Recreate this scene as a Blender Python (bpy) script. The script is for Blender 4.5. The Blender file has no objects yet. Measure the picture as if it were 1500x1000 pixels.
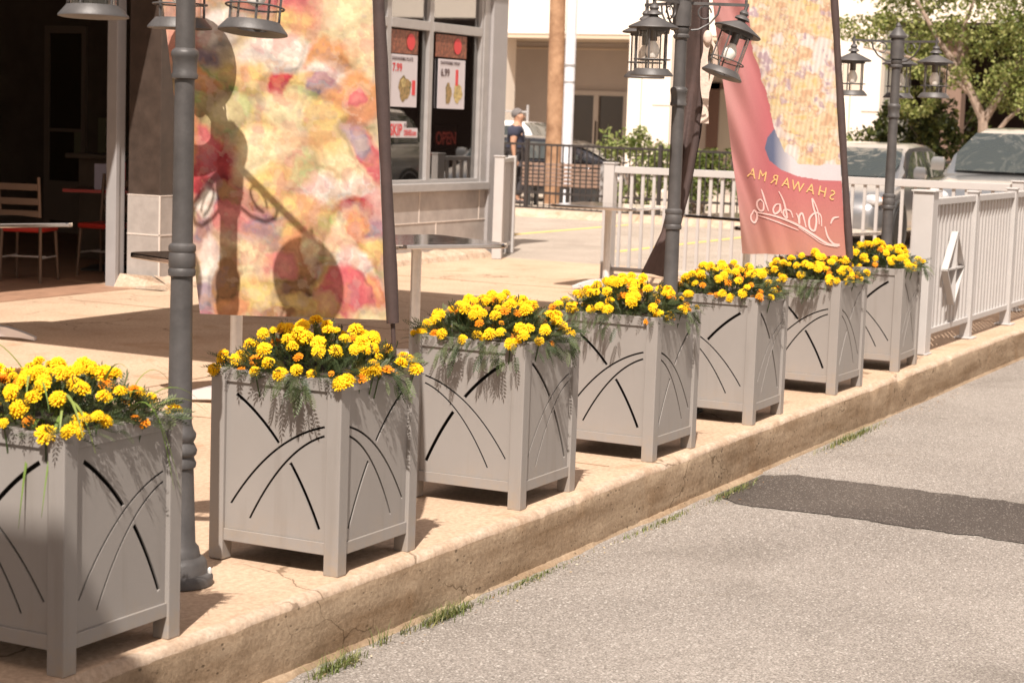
import bpy, bmesh, math, random
import numpy as np
from mathutils import Vector, Matrix, Euler, noise
random.seed(7); RNG = np.random.default_rng(7)
C = bpy.context.scene.collection
PI = math.pi
SC = bpy.context.scene

# ---------------------------------------------------------------- materials
def mat(name, col, rough=.6, metal=0., nscale=0, namt=.0, bump=0., bscale=60, col2=None, spec=.5, coat=0.):
    m = bpy.data.materials.new(name); m.use_nodes = True
    nt = m.node_tree; b = nt.nodes['Principled BSDF']
    b.inputs['Base Color'].default_value = (*col, 1)
    b.inputs['Roughness'].default_value = rough
    b.inputs['Metallic'].default_value = metal
    b.inputs['Specular IOR Level'].default_value = spec
    if coat: b.inputs['Coat Weight'].default_value = coat
    tc = nt.nodes.new('ShaderNodeTexCoord')
    if nscale:
        n = nt.nodes.new('ShaderNodeTexNoise'); n.inputs['Scale'].default_value = nscale
        n.inputs['Detail'].default_value = 6; n.inputs['Roughness'].default_value = .65
        nt.links.new(tc.outputs['Object'], n.inputs['Vector'])
        r = nt.nodes.new('ShaderNodeValToRGB')
        c2 = col2 or tuple(c*(1-namt) for c in col)
        r.color_ramp.elements[0].position = .32; r.color_ramp.elements[1].position = .68
        r.color_ramp.elements[0].color = (*c2, 1)
        r.color_ramp.elements[1].color = (*(tuple(min(1, c*(1+namt*.4)) for c in col)), 1)
        nt.links.new(n.outputs['Fac'], r.inputs['Fac']); nt.links.new(r.outputs['Color'], b.inputs['Base Color'])
        mr = nt.nodes.new('ShaderNodeMapRange'); mr.inputs['To Min'].default_value = max(.03, rough-.08); mr.inputs['To Max'].default_value = min(1, rough+.1)
        nt.links.new(n.outputs['Fac'], mr.inputs['Value']); nt.links.new(mr.outputs['Result'], b.inputs['Roughness'])
    if bump:
        n2 = nt.nodes.new('ShaderNodeTexNoise'); n2.inputs['Scale'].default_value = bscale; n2.inputs['Detail'].default_value = 5
        nt.links.new(tc.outputs['Object'], n2.inputs['Vector'])
        bp = nt.nodes.new('ShaderNodeBump'); bp.inputs['Strength'].default_value = bump; bp.inputs['Distance'].default_value = .01
        nt.links.new(n2.outputs['Fac'], bp.inputs['Height']); nt.links.new(bp.outputs['Normal'], b.inputs['Normal'])
    return m

def attr_mat(name, rough=.6, trans=0., spec=.3, grain=0, gscale=300):
    m = bpy.data.materials.new(name); m.use_nodes = True
    nt = m.node_tree; b = nt.nodes['Principled BSDF']
    a = nt.nodes.new('ShaderNodeAttribute'); a.attribute_name = 'Col'
    out = a.outputs['Color']
    if grain:
        tc = nt.nodes.new('ShaderNodeTexCoord'); n = nt.nodes.new('ShaderNodeTexNoise'); n.inputs['Scale'].default_value = gscale; n.inputs['Detail'].default_value = 4
        nt.links.new(tc.outputs['Object'], n.inputs['Vector'])
        mr = nt.nodes.new('ShaderNodeMapRange'); mr.inputs['To Min'].default_value = 1-grain; mr.inputs['To Max'].default_value = 1+grain*.6
        nt.links.new(n.outputs['Fac'], mr.inputs['Value'])
        mx = nt.nodes.new('ShaderNodeVectorMath'); mx.operation = 'SCALE'
        nt.links.new(out, mx.inputs[0]); nt.links.new(mr.outputs['Result'], mx.inputs['Scale']); out = mx.outputs[0]
    nt.links.new(out, b.inputs['Base Color'])
    b.inputs['Roughness'].default_value = rough; b.inputs['Specular IOR Level'].default_value = spec
    if trans:
        t = nt.nodes.new('ShaderNodeBsdfTranslucent'); nt.links.new(out, t.inputs['Color'])
        mix = nt.nodes.new('ShaderNodeMixShader'); mix.inputs['Fac'].default_value = trans
        o = nt.nodes['Material Output']
        nt.links.new(b.outputs[0], mix.inputs[1]); nt.links.new(t.outputs[0], mix.inputs[2]); nt.links.new(mix.outputs[0], o.inputs['Surface'])
    return m

def glass_mat(name, tint=(.55,.58,.55), refl=.12, rough=.02):
    m = bpy.data.materials.new(name); m.use_nodes = True
    nt = m.node_tree; nt.nodes.remove(nt.nodes['Principled BSDF'])
    t = nt.nodes.new('ShaderNodeBsdfTransparent'); t.inputs['Color'].default_value = (*tint, 1)
    g = nt.nodes.new('ShaderNodeBsdfGlossy'); g.inputs['Roughness'].default_value = rough; g.inputs['Color'].default_value = (1, 1, 1, 1)
    f = nt.nodes.new('ShaderNodeLayerWeight'); f.inputs['Blend'].default_value = .5
    pw = nt.nodes.new('ShaderNodeMath'); pw.operation = 'POWER'; pw.inputs[1].default_value = 4.0; nt.links.new(f.outputs['Facing'], pw.inputs[0])
    ad = nt.nodes.new('ShaderNodeMath'); ad.operation = 'MULTIPLY_ADD'; ad.inputs[1].default_value = .8; ad.inputs[2].default_value = refl; ad.use_clamp = True
    mx = nt.nodes.new('ShaderNodeMixShader'); o = nt.nodes['Material Output']
    nt.links.new(pw.outputs[0], ad.inputs[0]); nt.links.new(ad.outputs[0], mx.inputs['Fac'])
    nt.links.new(t.outputs[0], mx.inputs[1]); nt.links.new(g.outputs[0], mx.inputs[2]); nt.links.new(mx.outputs[0], o.inputs['Surface'])
    return m

def asphalt_mat(name, dark, light, spk=(.55,.50,.45), rustiness=.3):
    m = bpy.data.materials.new(name); m.use_nodes = True
    nt = m.node_tree; b = nt.nodes['Principled BSDF']; L = nt.links.new
    tc = nt.nodes.new('ShaderNodeTexCoord')
    n1 = nt.nodes.new('ShaderNodeTexNoise'); n1.inputs['Scale'].default_value = 1.1; n1.inputs['Detail'].default_value = 5
    n2 = nt.nodes.new('ShaderNodeTexNoise'); n2.inputs['Scale'].default_value = 150; n2.inputs['Detail'].default_value = 5
    v = nt.nodes.new('ShaderNodeTexVoronoi'); v.inputs['Scale'].default_value = 110
    for n in (n1, n2, v): L(tc.outputs['Object'], n.inputs['Vector'])
    r1 = nt.nodes.new('ShaderNodeValToRGB'); r1.color_ramp.elements[0].color = (*dark, 1); r1.color_ramp.elements[1].color = (*light, 1)
    r1.color_ramp.elements[0].position = .3; r1.color_ramp.elements[1].position = .7
    L(n1.outputs['Fac'], r1.inputs['Fac'])
    r2 = nt.nodes.new('ShaderNodeValToRGB'); r2.color_ramp.elements[0].color = (.55,.53,.51,1); r2.color_ramp.elements[1].color = (1.35,1.35,1.35,1)
    r2.color_ramp.elements[0].position = .36; r2.color_ramp.elements[1].position = .62
    L(n2.outputs['Fac'], r2.inputs['Fac'])
    mul = nt.nodes.new('ShaderNodeMix'); mul.data_type = 'RGBA'; mul.blend_type = 'MULTIPLY'; mul.inputs[0].default_value = 1
    L(r1.outputs[0], mul.inputs[6]); L(r2.outputs[0], mul.inputs[7])
    # bright stones: random value per voronoi cell
    sep = nt.nodes.new('ShaderNodeSeparateColor'); L(v.outputs['Color'], sep.inputs[0])
    th = nt.nodes.new('ShaderNodeMapRange'); th.inputs['From Min'].default_value = .80; th.inputs['From Max'].default_value = .98
    L(sep.outputs[0], th.inputs['Value'])
    dm = nt.nodes.new('ShaderNodeMath'); dm.operation = 'LESS_THAN'; dm.inputs[1].default_value = .55; L(v.outputs['Distance'], dm.inputs[0])
    mm = nt.nodes.new('ShaderNodeMath'); mm.operation = 'MULTIPLY'; L(th.outputs[0], mm.inputs[0]); L(dm.outputs[0], mm.inputs[1])
    mx = nt.nodes.new('ShaderNodeMix'); mx.data_type = 'RGBA'; L(mm.outputs[0], mx.inputs[0]); L(mul.outputs[2], mx.inputs[6]); mx.inputs[7].default_value = (*spk, 1)
    oc = cracks(nt, L, tc, mx.outputs[2], .55, .004, .60, .70, .5)
    oc = spots(nt, L, tc, oc, .9, .58, .72, (.80,.79,.78)); oc = spots(nt, L, tc, oc, 5.5, .70, .76, (.62,.60,.58))
    L(oc, b.inputs['Base Color']); b.inputs['Roughness'].default_value = .85
    bp = nt.nodes.new('ShaderNodeBump'); bp.inputs['Strength'].default_value = .8; bp.inputs['Distance'].default_value = .008
    L(n2.outputs['Fac'], bp.inputs['Height']); L(bp.outputs['Normal'], b.inputs['Normal'])
    return m

def cracks(nt, L, tc, col_out, scale, wid, mask_lo, dark=.45, warp=.35):
    nz = nt.nodes.new('ShaderNodeTexNoise'); nz.inputs['Scale'].default_value = scale*3; nz.inputs['Detail'].default_value = 5; L(tc.outputs['Object'], nz.inputs['Vector'])
    sc = nt.nodes.new('ShaderNodeVectorMath'); sc.operation = 'MULTIPLY_ADD'; L(nz.outputs['Color'], sc.inputs[0]); sc.inputs[1].default_value = (warp,)*3; L(tc.outputs['Object'], sc.inputs[2])
    v = nt.nodes.new('ShaderNodeTexVoronoi'); v.feature = 'DISTANCE_TO_EDGE'; v.inputs['Scale'].default_value = scale; L(sc.outputs[0], v.inputs['Vector'])
    lt = nt.nodes.new('ShaderNodeMapRange'); lt.inputs['From Min'].default_value = wid*.4; lt.inputs['From Max'].default_value = wid; lt.inputs['To Min'].default_value = 1; lt.inputs['To Max'].default_value = 0; L(v.outputs['Distance'], lt.inputs['Value'])
    mk = nt.nodes.new('ShaderNodeTexNoise'); mk.inputs['Scale'].default_value = scale*.9; mk.inputs['Detail'].default_value = 2; L(tc.outputs['Object'], mk.inputs['Vector'])
    mm = nt.nodes.new('ShaderNodeMapRange'); mm.inputs['From Min'].default_value = mask_lo; mm.inputs['From Max'].default_value = mask_lo+.06; L(mk.outputs['Fac'], mm.inputs['Value'])
    mu = nt.nodes.new('ShaderNodeMath'); mu.operation = 'MULTIPLY'; L(lt.outputs[0], mu.inputs[0]); L(mm.outputs[0], mu.inputs[1])
    mx = nt.nodes.new('ShaderNodeMix'); mx.data_type = 'RGBA'; mx.blend_type = 'MULTIPLY'; L(mu.outputs[0], mx.inputs[0]); L(col_out, mx.inputs[6]); mx.inputs[7].default_value = (dark,dark*.95,dark*.88,1)
    return mx.outputs[2]
def spots(nt, L, tc, col_out, scale, lo, hi, tint):
    n = nt.nodes.new('ShaderNodeTexNoise'); n.inputs['Scale'].default_value = scale; n.inputs['Detail'].default_value = 3; n.inputs['Distortion'].default_value = .4; L(tc.outputs['Object'], n.inputs['Vector'])
    m = nt.nodes.new('ShaderNodeMapRange'); m.inputs['From Min'].default_value = lo; m.inputs['From Max'].default_value = hi; L(n.outputs['Fac'], m.inputs['Value'])
    mx = nt.nodes.new('ShaderNodeMix'); mx.data_type = 'RGBA'; mx.blend_type = 'MULTIPLY'; L(m.outputs[0], mx.inputs[0]); L(col_out, mx.inputs[6]); mx.inputs[7].default_value = (*tint,1)
    return mx.outputs[2]
def concrete_mat(name, base, stain, pit=True, sc=1.6, bump=.5, lines=False):
    m = bpy.data.materials.new(name); m.use_nodes = True
    nt = m.node_tree; b = nt.nodes['Principled BSDF']; L = nt.links.new
    tc = nt.nodes.new('ShaderNodeTexCoord')
    mp = nt.nodes.new('ShaderNodeMapping'); L(tc.outputs['Object'], mp.inputs['Vector'])
    if lines: mp.inputs['Scale'].default_value = (.45, 1, 3.2)
    n1 = nt.nodes.new('ShaderNodeTexNoise'); n1.inputs['Scale'].default_value = sc; n1.inputs['Detail'].default_value = 8; n1.inputs['Roughness'].default_value = .62
    n2 = nt.nodes.new('ShaderNodeTexNoise'); n2.inputs['Scale'].default_value = 45; n2.inputs['Detail'].default_value = 6; n2.inputs['Roughness'].default_value = .7
    L(mp.outputs[0], n1.inputs['Vector']); L(tc.outputs['Object'], n2.inputs['Vector'])
    r1 = nt.nodes.new('ShaderNodeValToRGB'); r1.color_ramp.elements[0].color = (*stain, 1); r1.color_ramp.elements[1].color = (*base, 1)
    r1.color_ramp.elements[0].position = .34; r1.color_ramp.elements[1].position = .62
    L(n1.outputs['Fac'], r1.inputs['Fac'])
    r2 = nt.nodes.new('ShaderNodeValToRGB'); r2.color_ramp.elements[0].color = (.78,.76,.74,1); r2.color_ramp.elements[1].color = (1.12,1.12,1.12,1)
    r2.color_ramp.elements[0].position = .35; r2.color_ramp.elements[1].position = .65
    L(n2.outputs['Fac'], r2.inputs['Fac'])
    mul = nt.nodes.new('ShaderNodeMix'); mul.data_type = 'RGBA'; mul.blend_type = 'MULTIPLY'; mul.inputs[0].default_value = 1
    L(r1.outputs[0], mul.inputs[6]); L(r2.outputs[0], mul.inputs[7])
    out = mul.outputs[2]; h = n2.outputs['Fac']
    if pit:
        v = nt.nodes.new('ShaderNodeTexVoronoi'); v.inputs['Scale'].default_value = 26; v.inputs['Randomness'].default_value = 1
        mp2 = nt.nodes.new('ShaderNodeMapping'); mp2.inputs['Scale'].default_value = (.8, .8, 1.3); L(tc.outputs['Object'], mp2.inputs['Vector']); L(mp2.outputs[0], v.inputs['Vector'])
        lt = nt.nodes.new('ShaderNodeMapRange'); lt.inputs['From Min'].default_value = .10; lt.inputs['From Max'].default_value = .19; lt.inputs['To Min'].default_value = .45
        vn = nt.nodes.new('ShaderNodeTexNoise'); vn.inputs['Scale'].default_value = 3.5; L(tc.outputs['Object'], vn.inputs['Vector'])
        vd = nt.nodes.new('ShaderNodeMath'); vd.operation = 'MULTIPLY_ADD'; vd.inputs[1].default_value = -.55; L(vn.outputs['Fac'], vd.inputs[0]); vd.inputs[2].default_value = .29
        vs2 = nt.nodes.new('ShaderNodeMath'); vs2.operation = 'ADD'; L(v.outputs['Distance'], vs2.inputs[0]); L(vd.outputs[0], vs2.inputs[1]); L(vs2.outputs[0], lt.inputs['Value'])
        m2 = nt.nodes.new('ShaderNodeMix'); m2.data_type = 'RGBA'; m2.blend_type = 'MULTIPLY'; m2.inputs[0].default_value = 1
        L(out, m2.inputs[6]); L(lt.outputs[0], m2.inputs[7]); out = m2.outputs[2]
        ad = nt.nodes.new('ShaderNodeMath'); ad.operation = 'MULTIPLY'; L(lt.outputs[0], ad.inputs[0]); L(h, ad.inputs[1]); h = ad.outputs[0]
    out = cracks(nt, L, tc, out, .9 if not lines else 1.4, .006, .50, .5)
    out = spots(nt, L, tc, out, 2.3, .60, .70, (.86,.80,.74))
    L(out, b.inputs['Base Color']); b.inputs['Roughness'].default_value = .9; b.inputs['Specular IOR Level'].default_value = .2
    bp = nt.nodes.new('ShaderNodeBump'); bp.inputs['Strength'].default_value = bump; bp.inputs['Distance'].default_value = .012
    L(h, bp.inputs['Height']); L(bp.outputs['Normal'], b.inputs['Normal'])
    return m

M = dict(
 planter=mat('planter_paint', (.33,.275,.232), .42, 0, 3.0, .06, .06, 240),
 dark=mat('dark_liner', (.02,.017,.015), .9),
 soil=mat('soil', (.05,.035,.025), .95, 0, 20, .4, .6, 40),
 pole=mat('lamp_paint', (.085,.078,.076), .5, .2, 7, .35, .08, 110),
 poledark=mat('lamp_inside', (.05,.035,.03), .6),
 lglass=glass_mat('lamp_glass', (.90,.88,.86), .05),
 bulb=mat('bulb', (.92,.90,.86), .25),
 sleeve=mat('flag_sleeve', (.060,.036,.032), .75, 0, 14, .25, .3, 200),
 shadeflag=mat('shade_dark_flag', (.085,.055,.050), .8, 0, 7, .35, .3, 60),  # brown fabric darkened to stand for the side turned from the sun
 tie=mat('tie_cloth', (.62,.48,.40), .8, 0, 30, .2, .3, 90),
 flag=attr_mat('printed_fabric', .7, .12, .25, .10, 120),
 white_print=mat('white_print', (.62,.40,.37), .7),
 yellow_print=mat('yellow_print', (.62,.36,.14), .7),
 patio=concrete_mat('patio_concrete', (.51,.370,.262), (.43,.300,.208), False, 1.1, .18),
 kerb=concrete_mat('kerb_concrete', (.385,.290,.200), (.225,.150,.090), True, 2.6, .45, True),
 kerbtop=concrete_mat('kerb_top_concrete', (.50,.39,.30), (.40,.285,.20), False, 6, .5),
 asphalt=asphalt_mat('asphalt', (.210,.184,.162), (.272,.241,.214), (.46,.42,.38)),
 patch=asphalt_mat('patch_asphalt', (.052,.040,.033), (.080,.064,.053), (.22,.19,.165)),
 lot=asphalt_mat('lot_asphalt', (.30,.25,.205), (.40,.33,.275), (.45,.4,.34)),
 yellowline=mat('yellow_line', (.75,.52,.14), .8, 0, 20, .25),
 ground=mat('ground', (.22,.19,.14), .9, 0, 2, .3),
 tile=mat('brown_tile', (.34,.19,.12), .6, 0, 5, .3),
 fence=mat('fence_paint', (.42,.395,.38), .5, 0, 4, .06),
 block=mat('grey_block', (.36,.315,.285), .8, 0, 4, .22, .15, 40),
 mortar=mat('mortar', (.60,.52,.46), .9),
 brown_panel=mat('brown_panel', (.060,.040,.030), .5, 0, 6, .35),
 alu=mat('aluminium_frame', (.38,.36,.35), .4, .3, 8, .1),
 wallgrey=mat('wall_grey', (.31,.29,.285), .6, 0, 4, .08),
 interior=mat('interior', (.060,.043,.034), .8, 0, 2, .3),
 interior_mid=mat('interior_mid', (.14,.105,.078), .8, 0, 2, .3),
 window_glass=glass_mat('window_glass', (.45,.44,.42), .26),
 paper=mat('paper', (.52,.48,.50), .5),
 red=mat('red_print', (.55,.045,.05), .5),
 darkprint=mat('dark_print', (.10,.06,.06), .5),
 foodprint=mat('food_print', (.32,.20,.08), .5, 0, 22, .8, col2=(.06,.07,.03)),
 redfood=mat('menu_picture', (.26,.09,.05), .5, 0, 26, .8, col2=(.05,.018,.014)),
 friesprint=mat('fries_print', (.50,.38,.16), .5, 0, 26, .6),
 neon=mat('neon_tube', (.85,.16,.13), .4),
 steel=mat('brushed_steel', (.70,.67,.64), .35, .45, 20, .1),
 tablemetal=mat('table_metal', (.66,.63,.61), .10, 1.0, 10, .08),
 footwhite=mat('table_foot', (.72,.70,.72), .3, .5),
 chairframe=mat('chair_frame', (.15,.095,.065), .5, .2),
 redseat=mat('red_vinyl', (.42,.03,.02), .35),
 darkwood=mat('dark_table', (.10,.06,.045), .4),
 black_iron=mat('black_iron', (.035,.028,.026), .5),
 benchwood=mat('bench_wood', (.26,.165,.12), .7, 0, 8, .3),
 wood=mat('utility_wood', (.40,.24,.14), .85, 0, 3, .35, .6, 30, col2=(.20,.10,.05)),
 whitepole=mat('white_pole', (.66,.66,.70), .5, 0, 8, .12),
 stucco=mat('stucco', (.84,.74,.64), .85, 0, .6, .05, .1, 20),
 soffit=mat('soffit', (.55,.44,.33), .9),
 recess=mat('recess_wall', (.42,.35,.30), .85, 0, .5, .12),
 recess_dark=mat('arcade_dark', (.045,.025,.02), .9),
 brown_col=mat('brown_column', (.22,.14,.105), .8),
 jointline=mat('joint_line', (.30,.24,.19), .9),
 doorglass=glass_mat('door_glass', (.30,.27,.24), .10),
 bark=mat('bark', (.30,.22,.17), .9, 0, 10, .4, .6, 30),
 leaf_tree=attr_mat('tree_leaf', .55, .35, .3), leaf_bush=attr_mat('bush_leaf', .55, .3, .3),
 petal=attr_mat('petal', .6, .25, .2), marleaf=attr_mat('marigold_leaf', .5, .25, .4), grass=attr_mat('grass_blade', .5, .3, .4),
 silver=mat('silver_paint', (.30,.30,.31), .28, .7, coat=.8), silver2=mat('pale_silver_paint', (.36,.36,.36), .28, .7, coat=.8),
 darkpaint=mat('dark_blue_paint', (.028,.028,.035), .2, .3, coat=1), whitepaint=mat('white_paint', (.80,.78,.77), .3, coat=.6),
 carglass=mat('car_glass', (.050,.056,.052), .04, 0, spec=1.0), rubber=mat('rubber', (.02,.018,.018), .8), rim=mat('alloy', (.5,.5,.5), .3, .9),
 blackplastic=mat('black_plastic', (.03,.03,.03), .5), headlamp=mat('headlamp', (.72,.72,.74), .08, .5), amber=mat('amber_lens', (.85,.22,.03), .2), redlens=mat('red_lens', (.55,.03,.03), .2),
 skin=mat('skin', (.42,.23,.15), .6), hair=mat('grey_hair', (.17,.15,.145), .9, 0, 60, .4, .5, 120), navy=mat('navy_shirt', (.030,.032,.055), .85), trouser=mat('dark_trousers', (.05,.045,.05), .9), shoe=mat('shoe', (.03,.02,.02), .6),
 canvas=mat('canopy_canvas', (.5,.42,.36), .9), purpleprint=mat('menu_blue', (.35,.33,.42), .6),
 litter=mat('dead_leaf', (.30,.17,.08), .9, 0, 30, .4),
)

def planter_mat():
    m = mat('planter_paint', (.262,.237,.219), .45, 0, 3.0, .05, .05, 240); nt = m.node_tree; b = nt.nodes['Principled BSDF']; L = nt.links.new
    tc = nt.nodes.new('ShaderNodeTexCoord'); src = b.inputs['Base Color'].links[0].from_socket
    sx = nt.nodes.new('ShaderNodeSeparateXYZ'); L(tc.outputs['Object'], sx.inputs[0])
    h = nt.nodes.new('ShaderNodeMapRange'); h.inputs['From Min'].default_value = 0; h.inputs['From Max'].default_value = .20; h.inputs['To Min'].default_value = .95; h.inputs['To Max'].default_value = 0; L(sx.outputs['Z'], h.inputs['Value'])
    info = nt.nodes.new('ShaderNodeTexNoise'); info.inputs['Scale'].default_value = 16; info.inputs['Detail'].default_value = 7; info.inputs['Roughness'].default_value = .7
    oi = nt.nodes.new('ShaderNodeTexCoord'); geo = nt.nodes.new('ShaderNodeNewGeometry'); L(geo.outputs['Position'], info.inputs['Vector'])
    th = nt.nodes.new('ShaderNodeMapRange'); th.inputs['From Min'].default_value = .42; th.inputs['From Max'].default_value = .70; L(info.outputs['Fac'], th.inputs['Value'])
    mu = nt.nodes.new('ShaderNodeMath'); mu.operation = 'MULTIPLY'; L(h.outputs[0], mu.inputs[0]); L(th.outputs[0], mu.inputs[1])
    mx = nt.nodes.new('ShaderNodeMix'); mx.data_type = 'RGBA'; L(mu.outputs[0], mx.inputs[0]); L(src, mx.inputs[6]); mx.inputs[7].default_value = (.30,.235,.175,1)
    mp = nt.nodes.new('ShaderNodeMapping'); mp.inputs['Scale'].default_value = (9,9,.9); L(geo.outputs['Position'], mp.inputs['Vector'])
    st = nt.nodes.new('ShaderNodeTexNoise'); st.inputs['Scale'].default_value = 2.2; st.inputs['Detail'].default_value = 5; L(mp.outputs[0], st.inputs['Vector'])
    sm = nt.nodes.new('ShaderNodeMapRange'); sm.inputs['From Min'].default_value = .56; sm.inputs['From Max'].default_value = .74; sm.inputs['To Max'].default_value = .30; L(st.outputs['Fac'], sm.inputs['Value'])
    m2 = nt.nodes.new('ShaderNodeMix'); m2.data_type = 'RGBA'; m2.blend_type = 'MULTIPLY'; L(sm.outputs[0], m2.inputs[0]); L(mx.outputs[2], m2.inputs[6]); m2.inputs[7].default_value = (.72,.68,.64,1)
    L(m2.outputs[2], b.inputs['Base Color']); return m
M['planter'] = planter_mat()
_m = M['carglass']; _n = _m.node_tree; _t = _n.nodes.new('ShaderNodeTexCoord'); _z = _n.nodes.new('ShaderNodeTexNoise'); _z.inputs['Scale'].default_value = 2.2; _z.inputs['Detail'].default_value = 2; _z.inputs['Distortion'].default_value = 1.2
_bp = _n.nodes.new('ShaderNodeBump'); _bp.inputs['Strength'].default_value = .9; _bp.inputs['Distance'].default_value = .05
_n.links.new(_t.outputs['Object'], _z.inputs['Vector']); _n.links.new(_z.outputs['Fac'], _bp.inputs['Height']); _n.links.new(_bp.outputs[0], _n.nodes['Principled BSDF'].inputs['Normal'])
for _k, _c, _e in (('neon', (1,.16,.12,1), .35),):
    _b = M[_k].node_tree.nodes['Principled BSDF']; _b.inputs['Emission Color'].default_value = _c; _b.inputs['Emission Strength'].default_value = _e
# ---------------------------------------------------------------- mesh helpers
class MB:
    def __init__(s): s.v = []; s.f = []; s.c = []
    def add(s, vs, fs):
        o = len(s.v); s.v += [tuple(v) for v in vs]; s.f += [tuple(i+o for i in f) for f in fs]; return s
    def box(s, x0, y0, z0, x1, y1, z1, rz=0, c=None):
        vs = [(x, y, z) for z in (z0, z1) for x, y in ((x0,y0),(x1,y0),(x1,y1),(x0,y1))]
        if rz:
            cx, cy = c or ((x0+x1)/2, (y0+y1)/2); ca, sa = math.cos(rz), math.sin(rz)
            vs = [(cx+(x-cx)*ca-(y-cy)*sa, cy+(x-cx)*sa+(y-cy)*ca, z) for x, y, z in vs]
        return s.add(vs, [(3,2,1,0),(4,5,6,7),(0,1,5,4),(1,2,6,5),(2,3,7,6),(3,0,4,7)])
    def bar(s, p0, p1, w, h, up=(0,0,1)):
        p0, p1 = Vector(p0), Vector(p1); d = (p1-p0).normalized(); u = Vector(up)
        if abs(d.dot(u)) > .98: u = Vector((1,0,0))
        sd = d.cross(u).normalized(); u = sd.cross(d)
        vs = [p + sd*a*w/2 + u*b*h/2 for p in (p0, p1) for a, b in ((-1,-1),(1,-1),(1,1),(-1,1))]
        return s.add(vs, [(3,2,1,0),(4,5,6,7),(0,1,5,4),(1,2,6,5),(2,3,7,6),(3,0,4,7)])
    def tube(s, pts, rad, seg=10, caps=True):
        pts = [Vector(p) for p in pts]; n = len(pts)
        rad = rad if isinstance(rad, (list, tuple)) else [rad]*n
        o = len(s.v); prev = None
        for i, p in enumerate(pts):
            d = (pts[min(i+1, n-1)]-pts[max(i-1, 0)]).normalized()
            if prev is None:
                a = Vector((0,0,1)) if abs(d.z) < .95 else Vector((1,0,0)); u = d.cross(a).normalized()
            else: u = (prev - d*prev.dot(d)).normalized()
            prev = u; w = d.cross(u)
            for k in range(seg):
                t = 2*PI*k/seg; s.v.append(tuple(p + (u*math.cos(t)+w*math.sin(t))*rad[i]))
        for i in range(n-1):
            for k in range(seg):
                k2 = (k+1) % seg; s.f.append((o+i*seg+k, o+i*seg+k2, o+(i+1)*seg+k2, o+(i+1)*seg+k))
        if caps:
            s.f.append(tuple(o+k for k in range(seg))[::-1]); s.f.append(tuple(o+(n-1)*seg+k for k in range(seg)))
        return s
    def lathe(s, prof, seg=20, c=(0,0,0), caps=True):
        o = len(s.v)
        for r, z in prof:
            for k in range(seg):
                t = 2*PI*k/seg; s.v.append((c[0]+r*math.cos(t), c[1]+r*math.sin(t), c[2]+z))
        for i in range(len(prof)-1):
            for k in range(seg):
                k2 = (k+1) % seg; s.f.append((o+i*seg+k, o+i*seg+k2, o+(i+1)*seg+k2, o+(i+1)*seg+k))
        if caps:
            s.f.append(tuple(o+k for k in range(seg))[::-1]); n = len(prof); s.f.append(tuple(o+(n-1)*seg+k for k in range(seg)))
        return s
    def sphere(s, c, r, seg=14, rings=8, sz=1):
        return s.lathe([(max(r*math.sin(PI*i/rings), 1e-4), -r*sz*math.cos(PI*i/rings)) for i in range(rings+1)], seg, c, False)
    def torus(s, c, R, r, seg=28, cs=6):
        o = len(s.v)
        for i in range(seg):
            a = 2*PI*i/seg
            for j in range(cs):
                b = 2*PI*j/cs; q = R+r*math.cos(b); s.v.append((c[0]+q*math.cos(a), c[1]+q*math.sin(a), c[2]+r*math.sin(b)))
        for i in range(seg):
            for j in range(cs):
                s.f.append((o+i*cs+j, o+((i+1)%seg)*cs+j, o+((i+1)%seg)*cs+(j+1)%cs, o+i*cs+(j+1)%cs))
        return s
    def prism(s, poly, x0, x1, axis='x'):
        n = len(poly)
        def P(a, b, t): return {'x': (t,a,b), 'y': (a,t,b), 'z': (a,b,t)}[axis]
        vs = [P(a,b,x0) for a,b in poly]+[P(a,b,x1) for a,b in poly]
        return s.add(vs, [tuple(range(n))[::-1], tuple(range(n,2*n))]+[(i,(i+1)%n,n+(i+1)%n,n+i) for i in range(n)])
    def xf(s, mtx):
        s.v = [tuple(mtx @ Vector(v)) for v in s.v]; return s

def obj(name, mb, m, parent=None, smooth=True, bevel=0, loc=None, label=None, cat=None, group=None, kind=None, recalc=True):
    me = bpy.data.meshes.new(name); me.from_pydata(mb.v, [], mb.f); me.update()
    if recalc:
        bm = bmesh.new(); bm.from_mesh(me); bmesh.ops.recalc_face_normals(bm, faces=bm.faces); bm.to_mesh(me); bm.free()
    if smooth:
        me.polygons.foreach_set('use_smooth', [True]*len(me.polygons))
        me.set_sharp_from_angle(angle=math.radians(38))
    me.materials.append(m)
    o = bpy.data.objects.new(name, me); C.objects.link(o)
    if parent: o.parent = parent
    if loc: o.location = loc
    if bevel:
        b = o.modifiers.new('b', 'BEVEL'); b.width = bevel; b.segments = 2; b.limit_method = 'ANGLE'; b.harden_normals = False
    return tag(o, label, cat, group, kind)
def tag(o, label=None, cat=None, group=None, kind=None):
    if label: o['label'] = label
    if cat: o['category'] = cat
    if group: o['group'] = group
    if kind: o['kind'] = kind
    return o
def thing(name, label, cat, loc=(0,0,0), rz=0, group=None):
    o = bpy.data.objects.new(name, None); C.objects.link(o); o.empty_display_size = .2
    o.location = loc; o.rotation_euler = (0,0,rz); return tag(o, label, cat, group)
def dup(root, loc, rz=0, label=None, group=None, skip=()):
    r = root.copy(); C.objects.link(r); r.location = loc; r.rotation_euler = (0,0,rz)
    if label: r['label'] = label
    if group: r['group'] = group
    for ch in list(root.children):
        if ch.name.split('.')[0] in skip: continue
        c = ch.copy(); C.objects.link(c); c.parent = r
        for g in ch.children:
            d = g.copy(); C.objects.link(d); d.parent = c
    return r
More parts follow.
